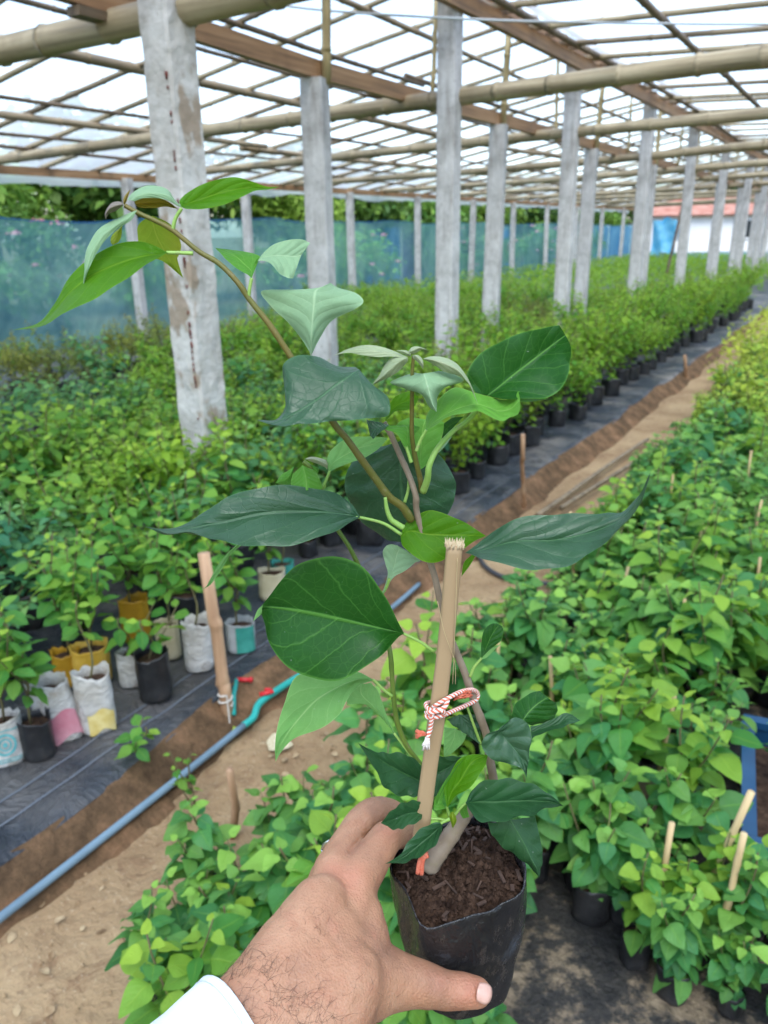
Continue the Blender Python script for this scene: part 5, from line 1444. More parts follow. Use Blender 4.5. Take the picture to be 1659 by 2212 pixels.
fg_leaf('D', [((569, 1306), (566, 1314), (566, 1326)), ((556, 1318), (556, 1325), (558, 1332)), (547, 1342)], 'lightg', -.026, -.03, 0, 0, 0, n=8, m=5, lab='curled pale tip of the big rounded leaf')
fg_leaf('B', [(628, 42), ((520, -5), (535, 40), (552, 72)), ((380, 2), (425, 85), (482, 150)), ((215, 22), (320, 150), (440, 232)), ((150, 170), (235, 240), (372, 282)), ((112, 300), (165, 330), (222, 347)), ((101, 410), (120, 412), (138, 417)), (104, 478)], 'lightg', .012, -.006, .004, -.004, .006, n=36, m=17, lab='pale translucent pointed leaf below the big rounded one')
fg_leaf('B', [(742, 335), ((650, 225), (682, 252), (702, 250)), ((570, 172), (622, 180), (672, 160)), ((485, 162), (562, 120), (640, 88)), ((500, 85), (560, 62), (612, 55))], 'lightg', .020, .024, .002, .002, .004, n=24)
fg_leaf('B', [((888, 500), (884, 585), (872, 657)), ((800, 438), (800, 545), (790, 662)), ((700, 428), (710, 495), (690, 620)), ((632, 422), (640, 450), (630, 512)), (543, 378)], 'midblue', .010, -.002, .006, -.004, .006, n=30, m=17)
fg_leaf('B', [(1098, 452), ((1000, 446), (1020, 510), (1052, 540)), ((900, 468), (930, 560), (972, 640)), ((862, 570), (885, 620), (905, 692))], 'midblue', .022, .012, .004, .0, .004, n=20, m=13)
fg_leaf('B', [(1015, 722), ((1000, 610), (1040, 640), (1062, 665)), ((1045, 520), (1090, 570), (1135, 612)), ((1090, 455), (1130, 500), (1192, 545)), ((1140, 440), (1175, 460), (1218, 492)), (1234, 440)], 'bright', -.014, .002, .004, -.004, .004, n=24, m=13)
fg_leaf('B', [(1012, 725), ((952, 735), (970, 700), (990, 690)), ((950, 680), (985, 650), (1010, 628)), ((1000, 590), (1030, 575), (1050, 560)), ((1060, 505), (1075, 500), (1088, 495)), (1115, 452)], 'fresh', -.016, .0, -.002, .004, .002, n=20, m=9)
fg_leaf('B', [(1115, 697), ((1160, 612), (1170, 690), (1165, 776)), ((1260, 569), (1270, 690), (1250, 801)), ((1370, 571), (1380, 685), (1370, 778)), ((1470, 597), (1480, 685), (1475, 758)), ((1558, 648), (1560, 690), (1550, 720)), (1634, 712)], 'midblue', -.010, -.014, .010, -.010, .008, n=34, m=19)
fg_leaf('B', [((1232, 803), (1350, 782), (1482, 756)), ((1258, 870), (1390, 850), (1502, 845)), ((1320, 936), (1430, 920), (1518, 920)), ((1400, 990), (1460, 985), (1524, 985)), ((1465, 1045), (1488, 1040), (1516, 1045)), (1505, 1093)], 'midblue', -.006, -.026, .002, .002, -.004, n=30, m=17)
fg_leaf('B', [((882, 684), (886, 740), (880, 788)), ((800, 689), (800, 755), (800, 822)), ((730, 729), (730, 785), (738, 838)), (663, 803)], 'midblue', -.016, -.036, .004, -.004, .005, n=22, m=13)
fg_leaf('B', [(994, 800), ((930, 806), (950, 850), (980, 872)), ((860, 848), (890, 900), (937, 937)), ((803, 913), (830, 950), (862, 986)), ((765, 973), (775, 990), (795, 1011)), (686, 1020)], 'midblue', -.020, -.044, .006, -.004, .005, n=28, m=13)
fg_leaf('B', [((1355, 240), (1420, 255), (1470, 287)), ((1372, 185), (1450, 212), (1572, 264)), ((1430, 125), (1495, 170), (1602, 215)), ((1510, 101), (1550, 135), (1598, 165))], 'mid', .002, .012, .004, .004, -.004, n=22, m=13)
fg_leaf('B', [((1458, 290), (1462, 320), (1466, 358)), ((1530, 272), (1520, 300), (1510, 330)), ((1600, 238), (1610, 275), (1610, 300)), ((1660, 218), (1665, 245), (1665, 280)), (1724, 258)], 'midblue', -.002, .004, .004, -.004, .002, n=18, m=11)
fg_leaf('B', [(1288, 308), ((1350, 254), (1310, 335), (1212, 345)), ((1425, 254), (1345, 375), (1206, 412)), ((1462, 320), (1388, 425), (1282, 476)), ((1456, 410), (1420, 475), (1390, 500)), ((1446, 490), (1437, 517), (1426, 532)), (1438, 564)], 'dark', -.006, -.020, .006, .004, .006, n=30, m=17)
fg_leaf('B', [((1010, 250), (1080, 225), (1177, 219)), ((1060, 292), (1120, 275), (1191, 290)), ((1120, 332), (1158, 325), (1193, 337)), (1190, 384)], 'dark', .020, .014, .002, .002, .002, n=18, m=11)
fg_leaf('M', [(688, 867), ((686, 800), (712, 810), (738, 815)), ((698, 722), (740, 745), (790, 770)), ((740, 680), (770, 700), (804, 715)), ((768, 676), (785, 685), (797, 692))], 'mid', .012, .016, .003, .002, .003, n=20, m=11)
fg_leaf('M', [(686, 870), ((705, 845), (712, 852), (718, 858)), ((745, 808), (750, 815), (755, 822)), (793, 786)], 'lightg', .010, .012, 0, 0, 0, n=10, m=5)
fg_leaf('S', [((758, 555), (742, 552), (715, 556)), ((700, 600), (685, 590), (672, 595)), ((652, 650), (640, 645), (612, 655)), ((602, 740), (585, 730), (560, 730)), ((552, 810), (530, 805), (508, 822)), ((500, 875), (485, 875), (468, 890)), (384, 930)], 'lightg', .008, .0, 0, 0, .002, n=26, m=9, lab='narrow twisted pale leaf hanging under the long left leaf')
fg_leaf('B', [(1045, 740), ((1028, 765), (1045, 770), (1062, 768)), ((1036, 800), (1050, 800), (1066, 798)), (1046, 832)], 'yellow', -.016, -.018, 0, 0, -.003, n=12, m=7)
fg_leaf('B', [((1085, 720), (1100, 700), (1120, 690)), ((1085, 750), (1105, 740), (1125, 735)), ((1100, 780), (1118, 775), (1135, 770))], 'fresh', -.004, -.002, 0, 0, 0, n=10, m=7)
fg_leaf('B', [((1000, 290), (1060, 300), (1122, 325)), ((1000, 350), (1050, 360), (1095, 380)), ((998, 420), (1015, 425), (1040, 435)), (1000, 452)], 'lightg', .030, .026, 0, 0, 0, n=14, m=9)

# stake: split bamboo with a fibrous cut end
def stake():
    o0, o1 = -.004, -.012
    a = fp('D', (982, 1176), o0); b = fp('D', (910, 1835), o1)
    ax = Vector(b - a); L = ax.length; ax.normalize()
    side = ax.cross(HEAD).normalized(); out = side.cross(ax).normalized()
    if out.dot(HEAD) > 0: out = -out
    rows = []
    for i in range(40):
        u = i / 39
        w = .00495 + .0006 * u
        w *= 1 + .02 * noise1(u * 9, 4)
        if abs(u - .56) < .03: w *= 1.06
        c = a + ax * (L * u) + side * (.0012 * math.sin(u * 5))
        prof = []
        for k in range(14):
            t = 2 * math.pi * k / 14
            x, y = math.cos(t), math.sin(t)
            x = math.copysign(abs(x) ** .65, x); y = math.copysign(abs(y) ** .65, y) * (.62 if y > 0 else .5)
            prof.append(c + side * (w * x) + out * (w * y))
        rows.append(prof)
    mb = MB(); mb.grid(rows, closed=True)
    mb.f.append(tuple(range(14))[::-1])
    t = NT('stake_skin'); co = t.n('UVMap').outputs[0]
    st = t.n('Mapping', i0=co, Scale=(26, 1.6, 1)).outputs[0]
    c = t.ramp(t.noise(2.5, 6, st), [(.28, (.15, .09, .042)), (.5, (.35, .24, .130)), (.72, (.47, .35, .22))])
    c = t.mix(t.math('MULTIPLY', t.ramp(t.noise(6, 4, t.n('Mapping', i0=co, Scale=(3, 9, 1)).outputs[0]), [(.58, (0, 0, 0)), (.7, (1, 1, 1))]), .4), c, (.52, .39, .28))
    sk = t.done(t.bsdf(c, .55, .4, t.bump(t.noise(3, 6, st), .35, .0015)))
    so = obj('stake', mb, sk, sap)
    mb = MB(); rr = random.Random(6)
    for k in range(130):
        q = a + side * rr.uniform(-.0056, .0056) + out * rr.uniform(-.0030, .0036)
        tip = q - ax * rr.uniform(.0006, .0040) + side * rr.uniform(-.0012, .0012) + out * rr.uniform(-.0008, .0008)
        mb.tube([tuple(q + ax * .002), tuple(q), tuple(tip)], [.00035, .0003, .00008], 4)
    e = obj('cut_end', mb, simple('cut_fibre', (.52, .38, .22), (.66, .54, .36), 300, .9), so)
    e.matrix_parent_inverse = Matrix.Identity(4)
    return so
stake()

# two-colour twine: strands twisted round each other
def twine(pts, r, fr='B', offs=0.0, turns=170.0, name='twine', n=220, par=None):
    offs = offs if hasattr(offs, '__len__') else [offs] * len(pts)
    P = spline([fp(fr, p, o) for p, o in zip(pts, offs)], n)
    s = np.concatenate([[0], np.cumsum(np.linalg.norm(np.diff(P, axis=0), axis=1))])
    T = np.gradient(P, axis=0); T /= np.linalg.norm(T, axis=1)[:, None]
    ref = np.array(HEAD); A = np.cross(T, ref); A /= np.linalg.norm(A, axis=1)[:, None] + 1e-9; B_ = np.cross(T, A)
    for k, mt in enumerate(('tw_white', 'tw_red', 'tw_white', 'tw_red')):
        ph = s * turns * 6.283 + k * math.pi / 2
        Q = P + (np.cos(ph)[:, None] * A + np.sin(ph)[:, None] * B_) * r * .55
        mb = MB(); mb.tube(Q, r * .56, 7)
        obj('strand', mb, MAT[mt], par)
MAT['tw_white'] = simple('white_strand', (.72, .62, .55), (.80, .74, .70), 400, .9, .1, .8, 900, bdist=.001)
MAT['tw_red'] = simple('coral_strand', (.62, .13, .07), (.70, .22, .14), 400, .9, .1, .8, 900, bdist=.001)
tw = empty('twine', sap.location); tw.parent = sap; tw.matrix_parent_inverse = sap.matrix_basis.inverted()
tw['label'] = 'coral and white twisted twine tying the stem to the stake'
twine([(925, 205), (960, 175), (1020, 140), (1090, 105), (1150, 95), (1178, 115), (1168, 150), (1110, 180), (1030, 215), (975, 238), (930, 225)], .0014, offs=[-.010, -.014, -.012, -.002, .010, .016, .014, .004, -.010, -.016, -.016], par=tw)
twine([(1020, 150), (1000, 190), (950, 205), (915, 195), (905, 170), (935, 160)], .0014, offs=[-.014, -.018, -.018, -.014, -.006, .006], par=tw, n=120)
twine([(905, 215), (935, 215), (985, 205), (1000, 225), (955, 240), (915, 240), (905, 225)], .0014, offs=[-.014, -.019, -.019, -.016, -.018, -.017, -.014], par=tw, n=130)
twine([(935, 225), (932, 265), (925, 310), (912, 345)], .0014, offs=[-.019, -.018, -.018, -.020], par=tw, n=110)
mb = MB(); rr = random.Random(8)
for k in range(46):
    c0 = (912 + rr.uniform(-10, 10), 345); red = k % 3 == 0
    e0 = (905 + rr.uniform(-22, 18), 400 + rr.uniform(-22, 18)); 
    mb.tube(spline([fp('B', c0, -.020), fp('B', ((c0[0] + e0[0]) / 2 + rr.uniform(-8, 8), 372), -.021), fp('B', e0, -.021 + rr.uniform(-.002, .002))], 6), .0004, 4)
obj('frayed_end', mb, MAT['tw_white'], tw)
mb = MB()
for k in range(34):
    c0 = (905, 330 + rr.uniform(-8, 8)); e0 = (858 + rr.uniform(-12, 10), 330 + rr.uniform(-26, 26))
    mb.tube(spline([fp('B', c0, -.020), fp('B', ((c0[0] + e0[0]) / 2, 326 + rr.uniform(-14, 14)), -.022), fp('B', e0, -.021)], 6), .0004, 4)
for k in range(40):
    u = rr.random(); c0 = (1050 + 80 * u, 140 - 25 * u + rr.uniform(-18, 18)); e0 = (c0[0] + rr.uniform(10, 40), c0[1] - rr.uniform(0, 14))
    mb.tube(spline([fp('B', c0, -.004 + .006 * u), fp('B', ((c0[0] + e0[0]) / 2, c0[1] - 8), -.006 + .006 * u), fp('B', e0, -.003 + .008 * u)], 6), .0005, 4)
obj('frayed_end', mb, MAT['tw_red'], tw)
mb = MB()
for pts in ([(895, 970), (870, 1010), (860, 1070)], [(905, 960), (885, 1010), (880, 1075)], [(915, 975), (895, 985), (880, 1000)]):
    mb.tube(spline([fp('B', p, -.030) for p in pts], 12), .0016, 6)
obj('lower_twine', mb, MAT['tw_red'], tw)
# dry hairs of fibre hanging from the stake
mb = MB(); mb.tube(spline([fp('M', (560, 330), -.008), fp('M', (550, 640), -.010), fp('M', (535, 1000), -.006)], 24), .00022, 4); mb.tube(spline([fp('M', (455, 560), -.013), fp('M', (490, 720), -.014), fp('M', (545, 880), -.008), fp('M', (550, 1000), -.004)], 24), .00022, 4)
obj('fibre', mb, simple('fibre', (.5, .38, .2), None), sap)

# soil bag
BAGC = at(985, 1868, .557)
def bag():
    seg, nz = 72, 40
    Rr = .0455; hgt = .116
    fwd, rgt = Vector(HEAD), Vector((HEAD.y, -HEAD.x, 0))
    rs = np.random.default_rng(12)
    rows, soilrow = [], []
    for i in range(nz + 1):
        u = i / nz                                   # 0 bottom .. 1 rim
        row = []
        for j in range(seg):
            a = j * 2 * math.pi / seg                # 0 = right, -pi/2 = towards viewer
            c, s = math.cos(a), math.sin(a)
            sq = 1 + .11 * (.5 + .5 * math.cos(4 * (a - 4.26))) ** 1.5 * (.25 + .75 * u)
            rr = Rr * (.90 + .10 * min(1, u * 1.6)) * sq
            # a folded corner at the front left of the mouth
            dcor = (a - 4.26 + math.pi) % (2 * math.pi) - math.pi
            rr *= .985 + .10 * math.exp(-(dcor / .2) ** 2) * u ** 2
            rr *= 1 - .06 * math.exp(-((dcor + .55) / .3) ** 2) * u ** 2 - .05 * math.exp(-((dcor - .65) / .3) ** 2) * u ** 2
            wr = .016 * abs(math.sin(a * 5.5 + u * 7 + 2 * math.sin(u * 5))) + .012 * math.sin(a * 7 + u * 5) + .010 * math.sin(a * 13 - u * 9) + .012 * math.sin(u * 16 + a * 3) * (1 - u)
            # crushed where the thumb and palm press
            rr *= 1 + wr * .9
            rr *= 1 - .16 * (1 - u) ** 2
            if u < .12: rr *= .62 + .38 * (u / .12) ** .5
            dz = (.006 * c + .004 * math.sin(a * 2 + .6)) * max(0, (u - .4) / .6) - .004 * math.exp(-(dcor / .25) ** 2) * u
            z = -hgt + hgt * u + dz
            row.append(tuple(BAGC + rgt * (rr * c + (.006) * (1 - u)) + fwd * (rr * s) + Vector((0, 0, z))))
        rows.append(row)
    # rim turned inwards
    top = np.array(rows[-1]); ctr = top.mean(0)
    for q, dz in ((.985, .001), (.965, -.002), (.95, -.012), (.93, -.03)):
        rows.append([tuple(ctr + (p - ctr) * q * np.array((1, 1, 1)) + np.array((0, 0, dz))) for p in top])
    mb = MB(); mb.grid(rows, closed=True)
    mb.f.append(tuple(range(seg))[::-1])
    t = NT('black_polybag'); co = t.coord('Object')
    base = t.ramp(t.noise(22, 6, co, .6), [(.35, (.008, .008, .009)), (.65, (.022, .021, .022))])
    dust = t.ramp(t.noise(70, 8, t.coord('Object', (1, 1, .5)), .7), [(.54, (0, 0, 0)), (.76, (1, 1, 1))])
    c = t.mix(t.math('MULTIPLY', dust, .45), base, (.16, .12, .09))
    c = t.mix(t.math('MULTIPLY', t.ramp(t.noise(30, 5, co), [(.60, (0, 0, 0)), (.75, (1, 1, 1))]), .3), c, (.10, .12, .15))
    hh = t.math('ADD', t.noise(60, 5, t.coord('Object', (1, 1, .45)), .6, 1.2), t.math('MULTIPLY', t.noise(200, 3, co), .25))
    m = t.done(t.bsdf(c, t.n('MapRange', i0=dust, i3=.20, i4=.55).outputs[0], .55, t.bump(hh, .8, .006)))
    g = obj('grow_bag', mb, m, sap)
    # soil surface with crumbs and chips
    mb = MB(); rows = []
    for q in np.linspace(.945, .02, 26):
        rows.append([tuple(ctr + (p - ctr) * q + np.array((0, 0, -.010 + .010 * (1 - q * q) + .0016 * math.sin(k * 3.7 + q * 40) + float(rs.normal(0, .0011))))) for k, p in enumerate(top)])
    mb.grid(rows, closed=True); mb.f.append(tuple(mb.n - seg + j for j in range(seg)))
    so = obj('soil', mb, MAT['potsoil_near'], sap)
    mb = MB(); rr = random.Random(5)
    for k in range(1500):
        a, q = rr.uniform(0, 6.28), math.sqrt(rr.random()) * .93
        jj = int(a / 6.2832 * seg) % seg
        c = ctr + (top[jj] - ctr) * q + np.array((0, 0, -.009 + .010 * (1 - q * q)))
        s = rr.uniform(.0006, .0022) if rr.random() < .85 else rr.uniform(.002, .0038)
        v = [np.array((dx, dy, dz)) * s * rr.uniform(.6, 1.4) + c for dx, dy, dz in ((1, 0, 0), (0, 1, 0), (-1, 0, 0), (0, -1, 0), (0, 0, 1), (0, 0, -.6))]
        mb.add(v, [(0, 1, 4), (1, 2, 4), (2, 3, 4), (3, 0, 4), (1, 0, 5), (2, 1, 5), (3, 2, 5), (0, 3, 5)])
    o = obj('soil_crumbs', mb, MAT['potsoil_near'], sap, smooth=False); o['kind'] = 'stuff'
    mb = MB()
    for k in range(46):
        a, q = rr.uniform(0, 6.28), math.sqrt(rr.random()) * .9
        jj = int(a / 6.2832 * seg) % seg
        c = ctr + (top[jj] - ctr) * q + np.array((0, 0, -.006 + .010 * (1 - q * q)))
        mb.box(c, (rr.uniform(.004, .012), rr.uniform(.001, .0026), rr.uniform(.0006, .0014)), (Matrix.Rotation(rr.uniform(0, 6), 3, 'Z') @ Matrix.Rotation(rr.uniform(-.5, .5), 3, 'Y')))
    o = obj('bark_chips', mb, simple('bark_chip', (.03, .016, .010), (.085, .048, .032), 60, .9), sap, smooth=False); o['kind'] = 'stuff'
MAT['potsoil_near'] = simple('dark_potting_soil', (.022, .012, .008), (.075, .043, .028), 160, .95, .12, 1.0, 500, bdist=.002)
bag()

# ------------------------------------------------------------------ the hand
def hand():
    person = empty('person', at(560, 2280, .46), 'hand and forearm in a white sleeve holding the black soil bag', 'person')
    CH = [
        [(420, 2330, .440, .030), (560, 2165, .462, .026), (632, 2060, .484, .025), (690, 1960, .506, .020)],
        [(480, 2420, .428, .033), (610, 2270, .452, .031), (690, 2190, .468, .030), (735, 2125, .482, .028)],
        [(450, 2375, .434, .033), (590, 2215, .460, .031), (670, 2115, .480, .029), (715, 2030, .500, .024)],
        [(715, 2090, .492, .025), (745, 2000, .512, .0205), (768, 1905, .532, .0158)],                      # index metacarpal
        [(690, 2070, .496, .023), (712, 1975, .516, .0200), (722, 1884, .536, .0150)],                      # middle
        [(660, 2050, .502, .021), (690, 1960, .530, .0165), (705, 1900, .556, .0130)],                      # ring
        [(650, 2060, .510, .020), (680, 1985, .540, .0150), (700, 1940, .570, .0120)],                      # little
        [(768, 1905, .532, .0158), (806, 1852, .545, .0132), (837, 1808, .560, .0118), (870, 1803, .588, .0102), (905, 1820, .604, .0090)],
        [(722, 1884, .536, .0150), (754, 1818, .566, .0125), (797, 1760, .596, .0118), (842, 1754, .622, .0102), (890, 1785, .636, .0088)],
        [(705, 1900, .556, .0130), (738, 1838, .580, .0115), (775, 1790, .604, .0108), (822, 1790, .628, .0095), (868, 1812, .640, .0085)],
        [(700, 1940, .570, .0120), (730, 1880, .596, .0100), (765, 1850, .612, .0092), (810, 1852, .630, .0080)],
        [(735, 2125, .486, .028), (770, 2050, .508, .0225), (772, 1985, .520, .0185)],                      # web
        [(700, 2140, .478, .030), (770, 2125, .494, .0260), (838, 2118, .506, .0195), (900, 2124, .5115, .0148), (962, 2138, .5165, .0122), (1005, 2141, .5185, .0112), (1031, 2144, .5195, .0100)],   # thumb
        [(760, 2080, .500, .0215), (815, 2090, .508, .0165), (860, 2112, .510, .0150)],
    ]
    mb = MB()
    for ch in CH:
        P = np.array([tuple(at(x, y, d)) for x, y, d, r in ch]); Rd = np.array([c[3] for c in ch])
        nn = 24
        S = spline(P, nn); rad = np.interp(np.linspace(0, 1, nn), np.linspace(0, 1, len(ch)), Rd)
        # rounded ends
        T0 = S[0] - S[1]; T0 /= np.linalg.norm(T0); T1 = S[-1] - S[-2]; T1 /= np.linalg.norm(T1)
        pre = [S[0] + T0 * rad[0] * k for k in (.92, .7, .35)]; post = [S[-1] + T1 * rad[-1] * k for k in (.35, .7, .92)]
        rr0 = [rad[0] * k for k in (.38, .71, .93)]; rr1 = [rad[-1] * k for k in (.93, .71, .38)]
        mb.tube(np.vstack([pre, S, post]), np.concatenate([rr0, rad, rr1]), 16)
    t = NT('skin'); co = t.coord('Object')
    n1 = t.noise(26, 5, co); n2 = t.noise(90, 5, co)
    c = t.ramp(n1, [(.3, (.30, .150, .090)), (.5, (.395, .198, .112)), (.7, (.45, .245, .145))])
    c = t.mix(t.math('MULTIPLY', t.ramp(n2, [(.5, (0, 0, 0)), (.72, (1, 1, 1))]), .3), c, (.36, .130, .075))
    # redder over the knuckles and thumb tip
    def spot(p, rad, col, k, src):
        d = t.n('VectorMath', operation='DISTANCE', i0=co, i1=tuple(p)).outputs['Value']
        return t.mix(t.math('MULTIPLY', t.n('MapRange', i0=d, i1=rad * .2, i2=rad, i3=1.0, i4=0.0).outputs[0], k), src, col)
    for (x, y, d, rad, k) in ((762, 1893, .516, .017, .42), (716, 1874, .52, .014, .32), (838, 1795, .55, .013, .30), (1030, 2140, .51, .022, .45), (965, 2110, .505, .016, .22)):
        c = spot(at(x, y, d), rad, (.45, .155, .10), k, c)
    pores = t.n('TexVoronoi', Scale=620.0); t.set(pores.inputs['Vector'], co)
    wr = t.noise(150, 6, t.coord('Object', (1, 1, 1)), .7, .6)
    nm = t.bump(t.math('ADD', t.math('MULTIPLY', pores.outputs['Distance'], .6), t.math('MULTIPLY', wr, 1.2)), .5, .0014)
    skin = t.done(t.bsdf(c, .5, .42, nm, Subsurface_Weight=.18, Subsurface_Radius=(.012, .005, .003), Subsurface_Scale=.35))
    tmp = link('hand', mb.mesh('hand_raw'))
    md = tmp.modifiers.new('r', 'REMESH'); md.mode = 'VOXEL'; md.voxel_size = .0016
    md = tmp.modifiers.new('s', 'SMOOTH'); md.factor = .5; md.iterations = 16
    dg = bpy.context.evaluated_depsgraph_get()
    me = bpy.data.meshes.new_from_object(tmp.evaluated_get(dg))
    bpy.data.objects.remove(tmp)
    me.name = 'hand'
    nv = len(me.vertices)
    co_ = np.empty(nv * 3, np.float32); me.vertices.foreach_get('co', co_); V = co_.reshape(-1, 3).astype(float)
    no_ = np.empty(nv * 3, np.float32); me.vertices.foreach_get('normal', no_); N = no_.reshape(-1, 3).astype(float)
    # tendons, knuckle swellings and creases
    def bump_at(p, rad, amt, dirn=None):
        d = np.linalg.norm(V - np.array(p), axis=1)
        return amt * np.exp(-(d / rad) ** 2)
    disp = np.zeros(nv)
    for x, y, d, rad, a in ((764, 1893, .518, .010, .0016), (720, 1876, .523, .009, .0014), (832, 1800, .552, .007, .0009), (962, 2120, .505, .009, .0008)): disp += bump_at(at(x, y, d), rad, a)
    def seg_dist(a, b):
        a, b = np.array(a), np.array(b); ab = b - a
        tt = np.clip((V - a) @ ab / (ab @ ab), 0, 1)
        return np.linalg.norm(V - (a + tt[:, None] * ab), axis=1)
    disp += .0010 * np.exp(-(seg_dist(at(700, 2060, .470), at(758, 1925, .512)) / .0035) ** 2)
    disp += .0008 * np.exp(-(seg_dist(at(675, 2050, .474), at(716, 1905, .516)) / .0035) ** 2)
    disp -= .0012 * np.exp(-(seg_dist(at(735, 1980, .494), at(746, 1915, .515)) / .004) ** 2)
    for (x0, y0, x1, y1, d) in ((966, 2106, 976, 2150, .503), (974, 2108, 983, 2150, .503), (958, 2108, 966, 2146, .503)): disp -= .0005 * np.exp(-(seg_dist(at(x0, y0, d), at(x1, y1, d)) / .0013) ** 2)
    for (x0, y0, x1, y1, d) in ((822, 1780, 846, 1812, .548), (828, 1776, 852, 1806, .55)): disp -= .0005 * np.exp(-(seg_dist(at(x0, y0, d), at(x1, y1, d)) / .0014) ** 2)
    disp += .00025 * np.sin(V[:, 0] * 310 + 2 * np.sin(V[:, 1] * 190)) * np.sin(V[:, 2] * 270)
    # creases followed along the visible skin
    Q = (V - np.array(CAM)) @ np.array(M3)
    SX, SY = 829.5 - Q[:, 0] / Q[:, 2] * FPX, 1106 + Q[:, 1] / Q[:, 2] * FPX
    facing = np.clip(-np.einsum('ij,ij->i', N, (V - np.array(CAM)) / np.linalg.norm(V - np.array(CAM), axis=1)[:, None]), 0, 1) ** .5
    def crease(pts, wpx, depth):
        P = spline([(x, y, 0) for x, y in pts], 40)
        d = np.min(np.hypot(SX[:, None] - P[None, :, 0], SY[:, None] - P[None, :, 1]), axis=1)
        return -depth * np.exp(-(d / wpx) ** 2) * facing
    sel = (SX > 640) & (SY < 1990)
    disp += np.where(sel, crease([(757, 1838), (775, 1818), (800, 1801), (824, 1786), (842, 1768), (856, 1756)], 5.5, .0014), 0)
    disp += np.where(sel, crease([(716, 1828), (738, 1806), (764, 1784), (790, 1764)], 5, .0010), 0)
    for (x, y) in ((748, 1868), (752, 1880), (757, 1892), (764, 1903), (706, 1858), (709, 1869), (713, 1880)):
        disp += crease([(x - 15, y + 8), (x, y), (x + 15, y - 3)], 2.6, .00035)
    disp += crease([(640, 1985), (690, 2040), (720, 2110)], 12, .0006) + crease([(690, 1990), (740, 2050), (800, 2075), (850, 2085)], 10, .0007)
    V2 = V + N * disp[:, None]
    me.vertices.foreach_set('co', V2.astype(np.float32).ravel())
    me.materials.clear(); me.materials.append(skin)
    me.polygons.foreach_set('use_smooth', np.ones(len(me.polygons), bool)); me.update()
    h = link('hand', me, person)
    # nail
    nc = at(1046, 2146, .5085)
    vx = Vector(at(1046 + 10, 2146 + 3, .5085) - nc).normalized(); vdir = Vector(nc - CAM).normalized(); vy = vdir.cross(vx).normalized()
    rows = []
    for i in range(9):
        u = -1 + 2 * i / 8; row = []
        for k in range(9):
            v = -1 + 2 * k / 8
            wv = .0058 * (1 - .30 * max(0, u) ** 3 - .12 * max(0, -u) ** 2)
            p = nc + vx * (u * .0050 * (1 - .18 * v * v)) + vy * (v * wv) + vdir * (.0016 * v * v + .0022 * max(0, u) ** 2 + .0003 - .0006)
            row.append(tuple(p))
        rows.append(row)
    mb = MB(); mb.grid(rows); n_ = obj('thumbnail', mb, simple('nail', (.50, .28, .21), (.56, .34, .27), 200, .3, .5), person)
    so = n_.modifiers.new('t', 'SOLIDIFY'); so.thickness = .0008; so.offset = 0
    # ring
    c = at(706, 1832, .572); ax = Vector(at(745, 1822, .576) - at(718, 1868, .566)).normalized()
    ax = Vector(at(738, 1838, .580) - at(705, 1900, .556)).normalized()
    c = at(733, 1848, .576); e1 = ax.cross(vdir).normalized(); e2 = ax.cross(e1).normalized()
    mb = MB(); mb.tube([tuple(c + e1 * .0132 * math.cos(a) + e2 * .0132 * math.sin(a)) for a in np.linspace(0, 2 * math.pi, 40)], .0016, 8)
    t = NT('silver'); obj('ring', mb, t.done(t.bsdf((.75, .75, .74), .22, .5, Metallic=1.0)), person)
    # hairs on the wrist and forearm
    rr = random.Random(31); mb = MB()
    Minv = M3.transposed()
    cand = []
    for idx in range(0, nv):
        q = Minv @ (Vector(V2[idx]) - CAM)
        sx, sy = 829.5 - q.x / q.z * FPX, 1106 + q.y / q.z * FPX
        if N[idx] @ np.array(tuple(Vector(V2[idx]) - CAM)) < -.05 and 430 < sx < 860 and 1960 < sy < 2260: cand.append((idx, sx, sy))
    armdir = Vector(at(720, 2020, .49) - at(480, 2320, .45)).normalized()
    cnt = 0
    while cnt < 350:
        idx, sx, sy = cand[rr.randrange(len(cand))]
        dens = 1.0 if (sx - 520) * .66 + (2212 - sy) * .75 < 150 else .16
        if sx > 735: dens *= .3
        if rr.random() > dens: continue
        cnt += 1
        n = Vector(N[idx]); p = Vector(V2[idx])
        d = (armdir * rr.uniform(.1, .8) + Vector((rr.uniform(-1, 1), rr.uniform(-1, 1), rr.uniform(-1, .5))) * .75)
        d = (d - n * d.dot(n)).normalized()
        s2 = n.cross(d) * rr.uniform(-.6, .6)
        L = rr.uniform(.005, .013) if dens > .5 else rr.uniform(.003, .007)
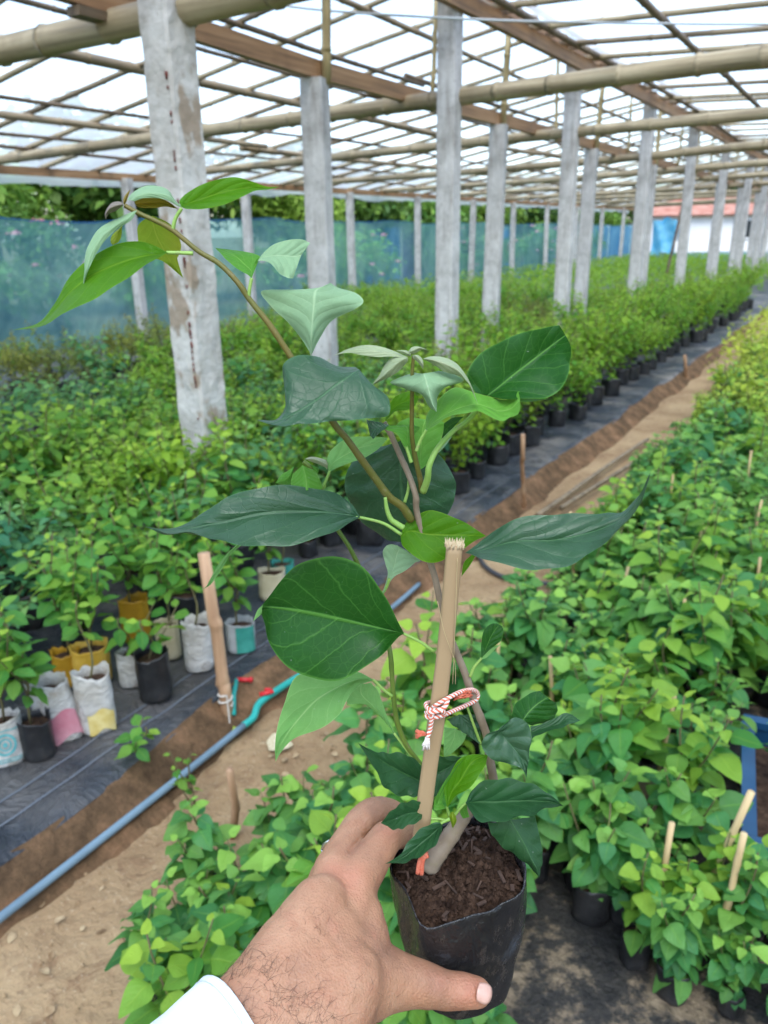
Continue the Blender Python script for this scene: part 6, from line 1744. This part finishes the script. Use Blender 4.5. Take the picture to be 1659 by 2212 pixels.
        pts = [p - n * .0004, p + d * L * .35 + n * .0013, p + (d + s2 * .5) * L * .7 + n * .0018, p + (d + s2) * L + n * .0010]
        mb.tube(spline(pts, 7), np.linspace(.00009, .00004, 7), 3, cap=False)
    hh = obj('arm_hair', mb, simple('dark_hair', (.07, .035, .022), None, rough=.6), person); hh['kind'] = 'stuff'
    # white sleeve
    c1 = at(532, 2240, .458); c0 = at(330, 2480, .415)
    ax = Vector(c1 - c0); L = ax.length; ax.normalize()
    e1 = ax.cross(vdir).normalized(); e2 = ax.cross(e1).normalized()
    rows = []
    for i, (u, q) in enumerate([(0, 1.25), (.2, 1.2), (.4, 1.15), (.6, 1.09), (.75, 1.05), (.86, 1.02), (.93, 1.0), (.97, 1.0), (1.0, .995), (1.004, .98), (.995, .955), (.93, .94), (.8, .93)]):
        row = []
        for k in range(40):
            a = k * 2 * math.pi / 40
            rad = .0405 * q * (1 + .03 * math.sin(a * 3 + u * 7) + .015 * math.sin(a * 7 - u * 11) * (1 - u * .5))
            row.append(tuple(c0 + ax * (L * u + (.004 * math.sin(a * 2)) * u) + e1 * rad * math.cos(a) + e2 * rad * math.sin(a)))
        rows.append(row)
    mb = MB(); mb.grid(rows, closed=True)
    t = NT('white_cloth'); co = t.coord('Object')
    c = t.mix(t.noise(18, 4, co), (.70, .76, .80), (.78, .82, .84))
    sl = obj('sleeve', mb, t.done(t.bsdf(c, .85, .2, t.bump(t.math('ADD', t.noise(40, 4, co), t.math('MULTIPLY', t.noise(900, 2, co), .4)), .3, .003))), person)
    st = []
    for k in range(41):
        a = k * 2 * math.pi / 40; u = .925; rad = .0405 * 1.004 * (1 + .03 * math.sin(a * 3 + u * 7) + .015 * math.sin(a * 7 - u * 11) * (1 - u * .5))
        st.append(tuple(c0 + ax * (L * u + .004 * math.sin(a * 2) * u) + e1 * rad * math.cos(a) + e2 * rad * math.sin(a)))
    mb = MB(); mb.tube(st, .0004, 4, cap=False); obj('seam', mb, simple('seam', (.5, .54, .58), None), person)
hand()
